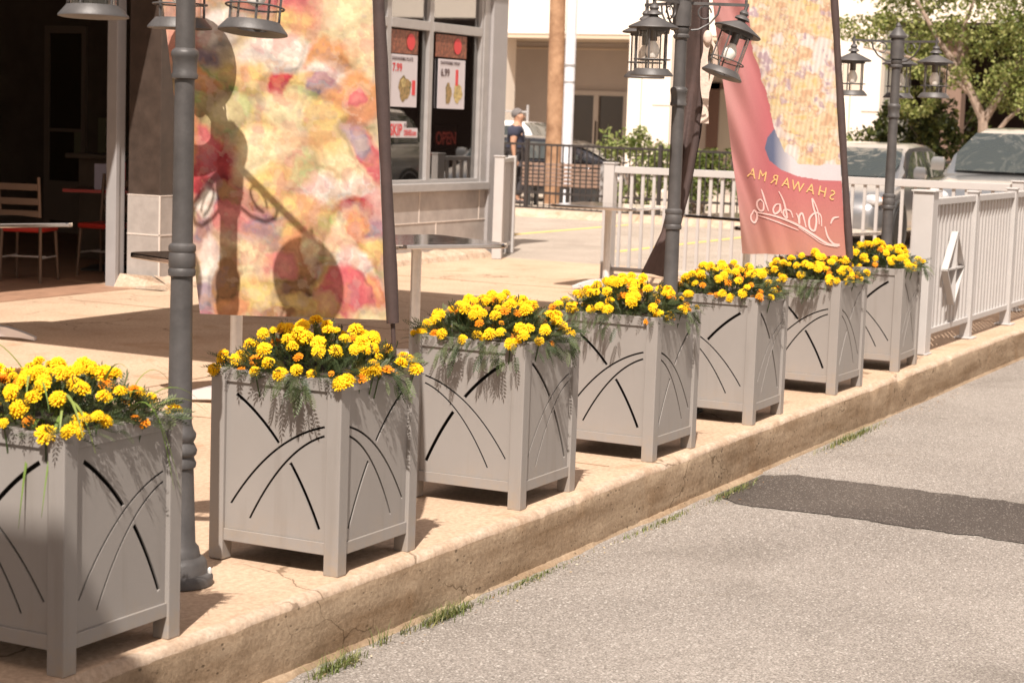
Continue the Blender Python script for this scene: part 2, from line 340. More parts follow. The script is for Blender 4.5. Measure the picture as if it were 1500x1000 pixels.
def npobj(name, V, F, col, m, parent=None, smooth=False, **kw):
    """V (n,3), F (k,4 or 3) arrays, col per-vertex (n,3)."""
    me = bpy.data.meshes.new(name)
    V = np.asarray(V, dtype=np.float32); F = np.asarray(F, dtype=np.int32); k = F.shape[1]
    me.vertices.add(len(V)); me.vertices.foreach_set('co', V.ravel())
    me.loops.add(F.size); me.loops.foreach_set('vertex_index', F.ravel())
    me.polygons.add(len(F)); me.polygons.foreach_set('loop_start', np.arange(0, F.size, k, dtype=np.int32))
    me.polygons.foreach_set('loop_total', np.full(len(F), k, dtype=np.int32))
    me.update(calc_edges=True); me.validate()
    if col is not None:
        a = me.color_attributes.new('Col', 'FLOAT_COLOR', 'POINT')
        cc = np.ones((len(V), 4), dtype=np.float32); cc[:, :3] = col; a.data.foreach_set('color', cc.ravel())
    if smooth: me.polygons.foreach_set('use_smooth', [True]*len(me.polygons))
    me.materials.append(m)
    o = bpy.data.objects.new(name, me); C.objects.link(o)
    if parent: o.parent = parent
    return tag(o, **kw)
def text_mb(txt, size, bold=False, extr=.0):
    cu = bpy.data.curves.new('t', 'FONT'); cu.body = txt; cu.size = size; cu.extrude = extr; cu.align_x = 'LEFT'
    if bold: cu.offset = size*.025
    cu.resolution_u = 3
    o = bpy.data.objects.new('t', cu); C.objects.link(o); bpy.context.view_layer.update()
    me = bpy.data.meshes.new_from_object(o.evaluated_get(bpy.context.evaluated_depsgraph_get()))
    mb = MB(); mb.add([v.co[:] for v in me.vertices], [tuple(p.vertices) for p in me.polygons])
    bpy.data.objects.remove(o); bpy.data.curves.remove(cu); bpy.data.meshes.remove(me)
    return mb
def rotm(n):
    """(n,3,3) random rotation matrices"""
    q = RNG.normal(size=(n,4)); q /= np.linalg.norm(q, axis=1)[:,None]; w,x,y,z = q.T
    return np.stack([np.stack([1-2*(y*y+z*z),2*(x*y-z*w),2*(x*z+y*w)],-1),np.stack([2*(x*y+z*w),1-2*(x*x+z*z),2*(y*z-x*w)],-1),np.stack([2*(x*z-y*w),2*(y*z+x*w),1-2*(x*x+y*y)],-1)],1)

# ================================================================ SETTING
S = 'structure'
mb = MB(); mb.box(-200,-200,-.8, 300,300,-.31); obj('ground', mb, M['ground'], kind=S)
mb = MB(); mb.add([(-60,-60,-.25),(120,-60,-.25),(120,3.60,-.25),(-60,3.60,-.25)], [(0,1,2,3)]); obj('road', mb, M['asphalt'], kind=S)
# ragged dark asphalt repair strip
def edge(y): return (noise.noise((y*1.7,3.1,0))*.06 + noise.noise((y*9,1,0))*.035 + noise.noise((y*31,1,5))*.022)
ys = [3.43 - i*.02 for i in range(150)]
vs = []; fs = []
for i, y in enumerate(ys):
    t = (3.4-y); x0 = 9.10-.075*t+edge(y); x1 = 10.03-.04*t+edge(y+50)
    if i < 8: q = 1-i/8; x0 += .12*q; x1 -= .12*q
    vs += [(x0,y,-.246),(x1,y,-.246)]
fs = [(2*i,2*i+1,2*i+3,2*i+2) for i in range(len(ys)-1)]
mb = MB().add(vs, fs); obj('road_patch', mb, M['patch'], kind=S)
# patio slab
mb = MB(); mb.box(-8,3.60,-.31, 20.2,20,0); obj('patio', mb, M['patio'], kind=S)
mb = MB(); mb.box(20.2,3.60,-.31, 120,80,-.004); obj('parking_lot', mb, M['lot'], kind=S)
# saw joints of the slab, thin recess strips drawn as narrow dark grout sheets
mb = MB()
for x in (8.35, 12.7, 17.0): mb.box(x,3.66,.0008, x+.012,10.5,.0035)
mb.box(-5,6.9,.0008, 20,6.912,.0035)
obj('patio_joint', mb, mat('joint_grout', (.33,.22,.14), .9), kind=S)
mb = MB(); mb.box(6,10.75,.001, 14.0,18,.005); obj('brown_tile_floor', mb, M['tile'], kind=S)
# kerb : rough cast concrete with rounded worn top edge
nx = 900; x0, x1 = 1.5, 24
prof = [(3.475,-.30),(3.475,-.26),(3.472,-.22),(3.47,-.18),(3.47,-.14),(3.468,-.10),(3.468,-.06),(3.469,-.024),(3.474,-.009),(3.486,.001),(3.51,.004),(3.54,.005),(3.59,.004),(3.65,.003)]
xs = np.linspace(x0, x1, nx); V = np.zeros((nx, len(prof), 3))
for i, x in enumerate(xs):
    w = noise.noise((x*.35,0,9))*.018; hh = noise.noise((x*1.3,5,2))*.004
    for j, (y, z) in enumerate(prof):
        top = 1 if j in (7,8,9) else .45
        n1 = noise.noise((x*9, y*9, z*9))*.005 + noise.noise((x*28, y*28, z*28))*.0028*top + noise.noise((x*70,y*70,z*70))*.0025*top
        chip = max(0, noise.noise((x*3.1, 7, 1))-.25)*.12 + max(0, noise.noise((x*11, 2, 4))-.25)*.05 if j in (7,8,9) else 0
        if j == 0: n1 = 0
        y2 = y + w*(1 if j < 11 else .3) - n1 + chip*.5; z2 = z + (hh - chip*.35 + abs(n1)*(-.8) if 7 <= j <= 10 else 0)
        if j >= 11: z2 = z
        V[i, j] = (x, y2, z2)
idx = np.arange(nx*len(prof)).reshape(nx, -1)
F = np.stack([idx[:-1,:-1], idx[1:,:-1], idx[1:,1:], idx[:-1,1:]], -1).reshape(-1,4)
ko = npobj('kerb', V.reshape(-1,3), F, None, M['kerb'], smooth=True, kind=S)
ko.data.materials.append(M['kerbtop']); ko.data.materials.append(M['patio'])
mi = np.zeros((nx-1, len(prof)-1), dtype=np.int32); mi[:, 7:10] = 1; mi[:, 10:] = 2; ko.data.polygons.foreach_set('material_index', mi.ravel())
mb = MB(); mb.box(24,3.47,-.31,110,3.6,.0); mb.box(-30,3.47,-.31,1.5,3.6,.0); obj('kerb_far', mb, M['kerb'], kind=S)
# mortar ledge between kerb and asphalt
V = []; rng = random.Random(3)
for i in range(520):
    x = 2.2 + i*.036
    ww = .018 + .05*noise.noise((x*1.3, 2, 2)) + .02*noise.noise((x*9,2,2)) - (.05 if 10 < x else 0)
    ww = max(.006, ww)
    V += [(x, 3.50, -.232), (x, 3.475-ww*.5, -.234+.004*noise.noise((x*20,1,1))), (x, 3.468-ww, -.252)]
F = [(3*i+j, 3*i+j+1, 3*i+j+4, 3*i+j+3) for i in range(519) for j in (0,1)]
mb = MB().add(V, F); obj('kerb_foot_mortar', mb, M['kerb'], kind=S)
# parking lines and far kerb of the lot
mb = MB(); mb.box(22.4,12.20,-.003, 28.4,12.30,.001); mb.box(22.4,9.76,-.003, 28.4,9.86,.001); mb.box(22.4,7.0,-.003,28.4,7.1,.001)
obj('parking_lines', mb, M['yellowline'], kind=S)
mb = MB(); mb.prism([(28.9,0),(29.1,.12),(29.35,.12),(29.35,-.1),(28.9,-.1)], 3, 40, 'y')
mb.xf(Matrix.Identity(4)); obj('lot_kerb', mb, M['kerbtop'], kind=S)
mb = MB(); mb.box(29.36,3,-.2, 41.4,40,.05); obj('pavement', mb, mat('far_pavement', (.42,.35,.28), .9, 0, 1, .15), kind=S)

# ================================================================ PLANTERS
PW, PH, PO = .552, .70, .06
def slot_panel(mirror, w, h, th):
    """flat panel with real cut-through slots (2D curve fill), x 0..w, y 0..h"""
    cu = bpy.data.curves.new('p', 'CURVE'); cu.dimensions = '2D'; cu.fill_mode = 'BOTH'; cu.extrude = th/2
    def closed(pts):
        sp = cu.splines.new('POLY'); sp.points.add(len(pts)-1)
        for i, (x, y) in enumerate(pts): sp.points[i].co = (x, y, 0, 1)
        sp.use_cyclic_u = True
    closed([(0,0),(w,0),(w,h),(0,h)])
    def bez(p0, p1, p2, n=60):
        return [tuple((1-t)**2*p0[j]*sc_[j]+2*t*(1-t)*p1[j]*sc_[j]+t*t*p2[j]*sc_[j] for j in (0,1)) for t in [i/n for i in range(n+1)]]
    sc_ = (w, h)
    def ribbon(P, wd):
        Lf = []; Rt = []
        for i, p in enumerate(P):
            a, b = P[max(0,i-1)], P[min(len(P)-1,i+1)]; dx, dy = b[0]-a[0], b[1]-a[1]; l = math.hypot(dx, dy)
            q1 = (p[0]-dy/l*wd/2, p[1]+dx/l*wd/2); q2 = (p[0]+dy/l*wd/2, p[1]-dx/l*wd/2)
            if mirror: q1, q2 = (w-q1[0], q1[1]), (w-q2[0], q2[1])
            Lf.append(q1); Rt.append(q2)
        closed(Lf+Rt[::-1])
    t1 = bez((.06,.17),(.455,.664),(.96,.765)); t2 = bez((.25,.085),(.575,.60),(.96,.705)); tk = bez((.10,.920),(.61,.665),(.93,.070), 120)
    d1 = [min(math.hypot(p[0]-q[0], p[1]-q[1]) for q in t1) for p in tk]; d2 = [min(math.hypot(p[0]-q[0], p[1]-q[1]) for q in t2) for p in tk]
    i1_, i2_ = d1.index(min(d1)), d2.index(min(d2))
    A = [p for i, p in enumerate(tk) if i < i1_ and d1[i] > .0125]; B_ = [p for i, p in enumerate(tk) if i > i2_ and d2[i] > .0125]
    ribbon(A[::3], .0145); ribbon(B_[::3], .0145); ribbon(t1[::3], .0080); ribbon(t2[::3], .0080)
    o = bpy.data.objects.new('p', cu); C.objects.link(o); bpy.context.view_layer.update()
    me = bpy.data.meshes.new_from_object(o.evaluated_get(bpy.context.evaluated_depsgraph_get()))
    bpy.data.objects.remove(o)
    mb = MB(); mb.add([v.co[:] for v in me.vertices], [tuple(p.vertices) for p in me.polygons]); return mb
def panel_on(side, mirror):
    w = PW-2*PO+.004; h = PH-.118-.046
    mb = slot_panel(mirror, w, h, .006)
    if side == 'L':   # normal -X, seen from -X : picture left = +Y ; panel x runs from +Y to -Y
        return mb, Matrix(((0,0,-1,.018),(-1,0,0,PW-PO+.002),(0,1,0,.117),(0,0,0,1)))
    if side == 'R':   # normal -Y, picture left = -X
        return mb, Matrix(((1,0,0,PO-.002),(0,0,1,.018),(0,1,0,.117),(0,0,0,1)))
    if side == 'F':   # back, normal +X
        return mb, Matrix(((0,0,1,PW-.018),(1,0,0,PO-.002),(0,1,0,.117),(0,0,0,1)))
    return mb, Matrix(((-1,0,0,PW-PO+.002),(0,0,1,PW-.018),(0,1,0,.117),(0,0,0,1)))
def make_planter(m_left, label):
    t = thing('planter', label, 'planter', group='grey slotted planters in a row along the kerb')
    for px, py in ((0,0),(PW-PO,0),(0,PW-PO),(PW-PO,PW-PO)):
        obj('corner_post', MB().box(px,py,0,px+PO,py+PO,PH), M['planter'], t, False, .0035)
    a, b = PO-.001, PW-PO+.001
    for (x0,y0,x1,y1) in ((a,.007,b,.04),(a,PW-.04,b,PW-.007),(.007,a,.04,b),(PW-.04,a,PW-.007,b)):
        obj('bottom_rail', MB().box(x0,y0,.072,x1,y1,.116), M['planter'], t, False, .0015)
        obj('top_rail', MB().box(x0,y0,PH-.047,x1,y1,PH-.002), M['planter'], t, False, .0015)
    for side, mir in (('L', m_left), ('R', not m_left), ('F', m_left), ('B', not m_left)):
        mb, mt = panel_on(side, mir); mb.xf(mt); obj('slotted_panel', mb, M['planter'], t, False)
    obj('liner', MB().box(.045,.045,.09,PW-.045,PW-.045,PH-.10), M['dark'], t, False)
    obj('soil', MB().box(.041,.041,PH-.099,PW-.041,PW-.041,PH-.03), M['soil'], t, False)
    return t
PX = [4.245, 5.713, 7.144, 8.564, 9.972, 11.454, 12.859]
PLAB = ['grey slotted planter nearest the camera, cut off by the left edge of the photo',
 'grey slotted planter just right of the first lamp post, holding the large food banner',
 'third planter from the left, with a wide leaf shadow across its upper face',
 'middle planter of the seven, in front of the second lamp post and dark flag',
 'fifth planter from the left, a thin stalk hanging down its front',
 'grey slotted planter holding the pole of the pink shawarma banner',
 'farthest grey slotted planter, beside the corner post of the pale railing']
pA = make_planter(True, PLAB[0]); pB = make_planter(False, PLAB[1])
pA.location = (PX[0],3.525,.004); pB.location = (PX[1],3.525,.004)
jit = [0,0,.010,-.012,.02,-.015,.035]
for k in range(2,7): dup(pA if k%2 == 0 else pB, (PX[k],3.525,.004), jit[k], PLAB[k])

# ---------------------------------------------------------------- marigolds
def flower_mesh(name, seed, r, ci, co, layers=((16,1.0,0.),(15,.90,.006),(14,.78,.011),(12,.63,.0155),(9,.46,.019),(6,.27,.021))):
    rg = np.random.default_rng(seed); V = []; F = []; Cc = []
    for li, (n, rr, zz) in enumerate(layers):
        for k in range(n):
            a = 2*PI*(k+.5*(li%2))/n + rg.normal()*.10; L = r*rr*(1+rg.normal()*.05); wd = 2*PI*r*rr/n*.62*(1+rg.normal()*.08)
            z0 = zz*r/.03; tilt = (.15+li*.16)
            ca, sa = math.cos(a), math.sin(a); o = len(V)
            for (u, wv, dz) in ((.12,.35,0),(.62,.85,.30),(.92,1.,.38),(1.06,.55,.22)):
                for sgn in (-1,0,1):
                    q = L*u; y = sgn*wd*wv*.5; z = z0 + L*tilt*dz*1.5 + (abs(sgn)*-.0016 + (rg.normal()*.0012 if u > .6 else 0))*(r/.03)
                    if u > 1 and sgn: q -= L*.10
                    V.append((q*ca-y*sa, q*sa+y*ca, z))
                    t = min(1, u*.9+.05)*(.82+.18*rg.random()); t = t*(0.75+.25*(rr)) if li > 3 else t
                    Cc.append([ci[j]*(1-t)+co[j]*t for j in range(3)])
            for i in range(3):
                for j in range(2): F.append((o+i*3+j, o+i*3+j+1, o+(i+1)*3+j+1, o+(i+1)*3+j))
    me_o = npobj(name, np.array(V), np.array(F), np.array(Cc), M['petal'], smooth=True)
    me = me_o.data; bpy.data.objects.remove(me_o); return me
FY = [flower_mesh('marigold_y', s, .0265, (.92,.46,.008), (.97,.65,.014)) for s in (1,2,3)]
FO = [flower_mesh('marigold_o', s, .021, (.66,.14,.006), (.90,.34,.012), ((10,1,0),(9,.8,.008),(6,.5,.013),(4,.28,.016))) for s in (4,5)]
FB = [flower_mesh('marigold_b', s, .019, (.10,.045,.015), (.26,.12,.03), ((9,1,0),(7,.7,.006),(5,.4,.010))) for s in (6,)]
# pinnate leaf template
def leaf_template():
    V = []; F = []; n = 7
    def blade(x, y, a, L, w, z):
        o = len(V); ca, sa = math.cos(a), math.sin(a)
        for u, v in ((0,0),(.45,-1),(1,0),(.45,1)): V.append((x+u*L*ca-v*w*sa, y+u*L*sa+v*w*ca, z+u*.004))
        F.append((o,o+1,o+2,o+3))
    for i in range(n):
        x = .012+i*.0105; L = .024*(1-.35*abs(i-3)/4)
        for sg in (-1,1): blade(x, 0, sg*math.radians(48), L, .0034, -x*x*1.6)
    blade(.0,0,0,.085,.0012,-.003); blade(.08,0,0,.022,.0036,-.012)
    return np.array(V), np.array(F)
LT, LF = leaf_template()
def bedding(k, label, nfl=44, nleaf=720, over=.07, seed=0, grass=False, hgt=.13, long=()):
    t = thing('marigold_bedding', label, 'flowers', (PX[k]+PW/2, 3.525+PW/2, PH-.03), jit[k], 'marigolds filling the planters')
    rg = np.random.default_rng(100+k+seed)
    H = PW/2-.02
    def surf(u, v, s=1.):   # mound height over square
        r = (abs(u)**3+abs(v)**3)**(1/3); return hgt*(1-.75*min(1.2, r)**2.5)*s
    nleaf = int(nleaf*1.45); ns = nleaf; u = rg.uniform(-1.05,1.05,ns); v = rg.uniform(-1.05,1.05,ns)
    P = np.zeros((ns,3)); yaw = np.zeros(ns); pit = np.zeros(ns)
    for i in range(ns):
        out = max(abs(u[i]), abs(v[i]))
        P[i] = (u[i]*H, v[i]*H, surf(u[i], v[i])*rg.uniform(.25,1.0)+.01)
        yaw[i] = math.atan2(v[i], u[i]) + rg.normal()*.9
        if out > .85:
            P[i,2] = rg.uniform(.015,.06); yaw[i] = math.atan2(v[i]*(abs(v[i]) >= abs(u[i])-.15), u[i]*(abs(u[i]) >= abs(v[i])-.15)) + rg.normal()*.5
            pit[i] = rg.uniform(-.7,.35)
            if out < 1.0: P[i,:2] *= 1.0
        else: pit[i] = -rg.uniform(.1,1.2)
    for (lx, ly, lz) in long:   # hanging tufts over the rim at local spots
        lz *= .42; m = 18; q = np.zeros((m,3)); 
        for i in range(m):
            q[i] = (lx+rg.normal()*.035*(abs(ly) > .2)+ (0 if abs(ly) > .2 else rg.uniform(-.02,.012)), ly+rg.normal()*.035*(abs(lx) > .2), rg.uniform(-lz,.05))
        P = np.vstack([P,q]); a0 = math.atan2(ly if abs(ly) > .25 else 0, lx if abs(lx) > .25 else 0)
        yaw = np.concatenate([yaw, a0+rg.normal(size=m)*.6]); pit = np.concatenate([pit, rg.uniform(.3,1.2,m)])
    n = len(P); roll = rg.normal(size=n)*.5; sc = rg.uniform(.5,.95,n)
    cy, sy, cp, sp, cr, sr = np.cos(yaw), np.sin(yaw), np.cos(pit), np.sin(pit), np.cos(roll), np.sin(roll)
    T = LT[None]*sc[:,None,None]; x, y, z = T[...,0], T[...,1], T[...,2]
    y, z = y*cr[:,None]-z*sr[:,None], y*sr[:,None]+z*cr[:,None]
    x, z = x*cp[:,None]+z*sp[:,None], -x*sp[:,None]+z*cp[:,None]
    x, y = x*cy[:,None]-y*sy[:,None], x*sy[:,None]+y*cy[:,None]
    V = np.stack([x,y,z],-1)+P[:,None]
    # keep leaves from passing through rim walls: push down-hanging ones outside
    base = np.array([[.060,.085,.032],[.085,.110,.045],[.040,.060,.024],[.12,.145,.065]])[rg.integers(0,4,n)]
    col = np.repeat(base[:,None], LT.shape[0], 1)*rg.uniform(.8,1.2,(n,1,1))
    F = (LF[None]+np.arange(n)[:,None,None]*len(LT)).reshape(-1,4)
    FV, FF, FC = V.reshape(-1,3), F, col.reshape(-1,3)
    # flower heads
    pts = []; tries = 0
    nfl = int(nfl*1.95)
    while len(pts) < nfl and tries < 6000:
        tries += 1; a, b = rg.uniform(-1.12,1.12,2)
        if len(pts) < 14 and max(abs(a), abs(b)) < .75: continue
        if all((a-p[0])**2+(b-p[1])**2 > (.120 if rg.random() < .6 else .085)**2 for p in pts): pts.append((a,b))
    SV = []
    for i, (a, b) in enumerate(pts):
        orange = rg.random() < .15; r = max(abs(a), abs(b))
        z = surf(a, b) + rg.uniform(.022,.065) if r < .95 else rg.uniform(.02,.075)
        if orange: z -= .016
        x, y = a*H, b*H
        o = bpy.data.objects.new('flower_head', random.choice(FB if rg.random() < .04 else FO if orange else FY)); C.objects.link(o); o.parent = t
        tx = -.35+rg.normal()*.28 + max(0,-a)*-.45; ty = -.1+rg.normal()*.25 + b*.35
        nrm = Vector((tx+a*.25, ty, 1.0)).normalized()
        o.rotation_mode = 'QUATERNION'; o.rotation_quaternion = nrm.to_track_quat('Z','Y') @ Euler((0,0,rg.uniform(0,6.28))).to_quaternion()
        s = rg.choice([.62,.85,.95,1.0,1.1,1.2], p=[.10,.14,.2,.26,.2,.1])*rg.uniform(.95,1.05); o.scale = (s*rg.uniform(.92,1.06),s,s*rg.uniform(.8,1.15)); o.location = (x, y, z)
        for (ex, ey) in ((.0028,0),(0,.0028)):
            SV += [(x*.92-ex,y*.92-ey,z-.09),(x*.92+ex,y*.92+ey,z-.09),(x+ex,y+ey,z+.001),(x-ex,y-ey,z+.001)]
        for q in range(6):
            c0, s0, c1, s1 = math.cos(q*PI/3), math.sin(q*PI/3), math.cos(q*PI/3+PI/3), math.sin(q*PI/3+PI/3)
            SV += [(x+.003*c0,y+.003*s0,z-.018),(x+.003*c1,y+.003*s1,z-.018),(x+.012*c1,y+.012*s1,z+.002),(x+.012*c0,y+.012*s0,z+.002)]
    SV = np.array(SV); n0 = len(FV); FV = np.vstack([FV, SV]); FF = np.vstack([FF, np.arange(n0, n0+len(SV)).reshape(-1,4)]); FC = np.vstack([FC, np.tile([.07,.11,.035], (len(SV),1))])
    npobj('foliage', FV, FF, FC, M['marleaf'], t)
    if grass:
        def blade(p0, d, L, w, droop, col, up=1.3):
            V = []; F = []; Cc = []; o = 0; d = Vector(d).normalized(); sd = Vector((-d.y, d.x, 0)).normalized()
            nseg = 9
            for i in range(nseg+1):
                s_ = i/nseg; p = Vector(p0)+d*(L*s_)+Vector((0,0,L*(up*s_-droop*s_*s_)))
                ww = w*(1-s_**1.6)+.0006
                V.extend([tuple(p-sd*ww), tuple(p+Vector((0,0,-ww*.5))), tuple(p+sd*ww)]); Cc.extend([col]*3)
            for i in range(nseg):
                for j in (0,1): F.append((o+3*i+j,o+3*i+j+1,o+3*i+3+j+1,o+3*i+3+j))
            npobj('grass_blade', np.array(V), np.array(F), np.array(Cc), M['grass'], t, smooth=True)
        g1, g2 = (.16,.24,.045), (.24,.30,.07)
        for (p, d, L, w, dr, up) in (((-.05,-.10,.06),(-.7,-.45,0),.22,.007,1.7,1.3),((.02,-.05,.07),(-.8,.1,0),.24,.006,1.5,1.4),((-.12,-.16,.04),(-.9,-.3,0),.20,.007,2.4,1.2),
              ((.10,-.2,.05),(.3,-.9,0),.17,.006,2.9,1.5),((.18,-.18,.05),(.7,-.6,0),.22,.005,1.3,1.2),((.2,-.12,.06),(.5,-.3,0),.16,.004,2.2,2.3),((.15,-.2,.05),(.1,-1,0),.13,.006,3.3,1.5),((-.1,-.08,.06),(-.5,-.86,0),.26,.008,1.35,1.2),((.0,-.16,.05),(.75,-.66,0),.22,.007,.8,1.0),((-.14,-.12,.05),(-.2,-.98,0),.19,.008,2.0,1.6),((.08,-.1,.06),(-.45,-.9,0),.20,.006,1.1,1.8),((-.02,.06,.06),(-.8,-.6,0),.27,.007,1.2,1.4),((-.2,-.02,.04),(-1,.1,0),.17,.008,2.9,1.3),
              ((-.18,.05,.05),(-.9,.3,0),.18,.007,1.2,1.3),((.05,.10,.08),(-.3,.9,0),.2,.005,1.0,1.8),((-.1,0,.08),(-.5,-.8,0),.18,.006,1.9,1.9),((-.16,-.1,.04),(-1,-.25,0),.15,.008,3.1,1.2),((.19,-.22,.04),(.8,-.35,0),.2,.004,.9,.8)):
            blade(p, d, L, w, dr, g1 if rg.random() < .5 else g2, up)
    return t
bedding(0, 'yellow marigolds mixed with long grass blades in the planter nearest the camera', 46, 560, grass=True, long=((.27,-.1,.03),))
bedding(1, 'yellow marigolds spilling below the large food banner, in the planter beside the first lamp post', 50, 560, long=((-.30,-.13,.10),(-.30,-.05,.04),(.05,-.3,.05)))
bedding(2, 'broadest clump of yellow marigolds, its leaves hanging low over the third planter', 56, 620, long=((-.30,.05,.12),(-.30,-.08,.10),(-.3,-.18,.09),(.1,-.3,.05),(-.12,-.3,.04)), hgt=.14)
bedding(3, 'yellow marigolds in the middle planter, with grey leaves dangling at its left side', 50, 560, long=((-.30,.13,.10),(-.30,-.02,.07),(.1,-.3,.03)))
bedding(4, 'yellow marigolds in the fifth planter, above its thin hanging stalk', 50, 520, long=((-.30,.2,.05),))
bedding(5, 'yellow marigolds growing round the foot of the pink shawarma banner', 52, 560, long=((-.30,-.12,.11),(-.30,-.04,.08),(-.3,.2,.05)))
bedding(6, 'yellow marigolds in the farthest planter, against the pale railing', 46, 500, long=((.2,-.30,.04),))

# ================================================================ LAMP POSTS
def lamp_head(parent):
    """hanging lantern, origin at the hook on the arm, hangs down"""
    t = obj('lantern', MB().lathe([(.006,.012),(.010,.008),(.010,-.012),(.020,-.018),(.026,-.030),(.020,-.042),(.036,-.052),(.042,-.064),(.020,-.068),(.024,-.075),(.128,-.125),(.131,-.131),(.126,-.136),(.088,-.128),(.085,-.150),(.080,-.150),(.078,-.12)], 28), M['pole'], parent)
    obj('base_rim', MB().lathe([(.080,-.345),(.086,-.342),(.112,-.372),(.113,-.378),(.106,-.380),(.050,-.368),(.050,-.352),(.080,-.350)], 28, caps=False), M['pole'], t)
    b = MB()
    for k in range(5):
        a = 2*PI*k/5+.3; b.tube([(.083*math.cos(a),.083*math.sin(a),-.14),(.083*math.cos(a),.083*math.sin(a),-.35)], .0045, 6)
    b.torus((0,0,-.295), .094, .0035)
    obj('cage', b, M['pole'], t)
    obj('glass_cylinder', MB().lathe([(.074,-.148),(.074,-.349)], 24, caps=False), M['lglass'], t)
    obj('bulb', MB().lathe([(.012,-.16),(.016,-.20),(.034,-.235),(.037,-.258),(.026,-.285),(.003,-.295)], 16), M['bulb'], t)
    obj('socket', MB().lathe([(.022,-.13),(.022,-.20)], 14), M['poledark'], t)
    return t
def make_post(label, loc, angs, tilts, arm=.34):
    t = thing('lamp_post', label, 'lamp post', loc, 0, 'dark grey lantern posts along the kerb')
    obj('base', MB().lathe([(.122,0),(.122,.025),(.116,.034),(.104,.040),(.100,.075),(.092,.088),(.078,.095),(.072,.125),(.060,.14),(.050,.40)], 24), M['pole'], t)
    sh = [(.050,.40),(.057,.405),(.059,.418),(.053,.430),(.050,.440),(.059,.450),(.061,.463),(.055,.476),(.048,.49),(.056,.506),(.057,.520),(.047,.535),(.0415,.555),
      (.0370,1.055),(.0455,1.060),(.0465,1.070),(.0465,1.078),(.043,1.086),(.0455,1.092),(.0455,1.130),(.043,1.138),(.0465,1.145),(.0465,1.156),(.0455,1.162),(.0355,1.170),
      (.0335,1.715),(.0435,1.720),(.0445,1.732),(.0405,1.740),(.041,1.772),(.044,1.788),(.0465,1.795),(.0465,1.806),(.0435,1.812),(.0335,1.820),(.032,2.07),(.043,2.08),(.044,2.092),(.036,2.10),(.043,2.115),(.044,2.128),(.037,2.135)]
    obj('shaft', MB().lathe(sh, 22), M['pole'], t)
    obj('cap', MB().lathe([(.040,2.136),(.050,2.14),(.050,2.285),(.062,2.29),(.064,2.305),(.045,2.335),(.028,2.355),(.018,2.365),(.020,2.378),(.008,2.395),(.001,2.402)], 22), M['pole'], t)
    for k in range(4):
        a = k*PI/2+.5; obj('bolt', MB().lathe([(.008,.036),(.008,.050),(.004,.056)], 6, (.110*math.cos(a), .110*math.sin(a), 0)), M['steel'], t)
    for a, tl in zip(angs, tilts):
        lift = tl[3] if len(tl) > 3 else 0; tl = tl[:3]
        dx, dy = math.cos(a), math.sin(a); m = MB()
        m.bar((dx*.045,dy*.045,2.262),(dx*(arm+.015),dy*(arm+.015),2.262+lift), .014, .016)
        # scroll bracket
        m.tube([(dx*.05,dy*.05,2.12),(dx*.09,dy*.09,2.125),(dx*.15,dy*.15,2.16),(dx*.19,dy*.19,2.21),(dx*.20,dy*.20,2.252)], .006, 6)
        m.tube([(dx*(.12+.035*math.cos(q)),dy*(.12+.035*math.cos(q)),2.215+.035*math.sin(q)) for q in [i*PI/7 for i in range(13)]], .0045, 5)
        m.tube([(dx*arm,dy*arm,2.29+lift),(dx*arm,dy*arm,2.23+lift)], .008, 8)
        obj('arm', m, M['pole'], t)
        l = lamp_head(t); l.location = (dx*arm, dy*arm, 2.245+lift)
        l.rotation_euler = tl
    return t
# angles measured from +X towards +Y ; R (picture right) = -63.3 deg
def pa(lat_depth_deg): return math.radians(-63.3 + lat_depth_deg)
make_post('dark grey lantern post in the left foreground, standing behind the first planter', (5.345,3.942,.004), [pa(103), pa(221), pa(325)], [(0,0,0,.03),(.0,.03,.5,.035),(.10,.05,1.)])
make_post('dark grey lantern post in the middle, with one of its lanterns hanging crooked', (9.75,3.95,.004), [pa(2), pa(120), pa(240)], [(.30,.13,.3),(0,0,0),(.0,.0,.5)])
make_post('farthest dark grey lantern post, seen whole before the tree and the silver cars', (13.9,3.95,.004), [pa(75), pa(195), pa(312)], [(0,0,0),(0,0,.2),(0,0,1.)])

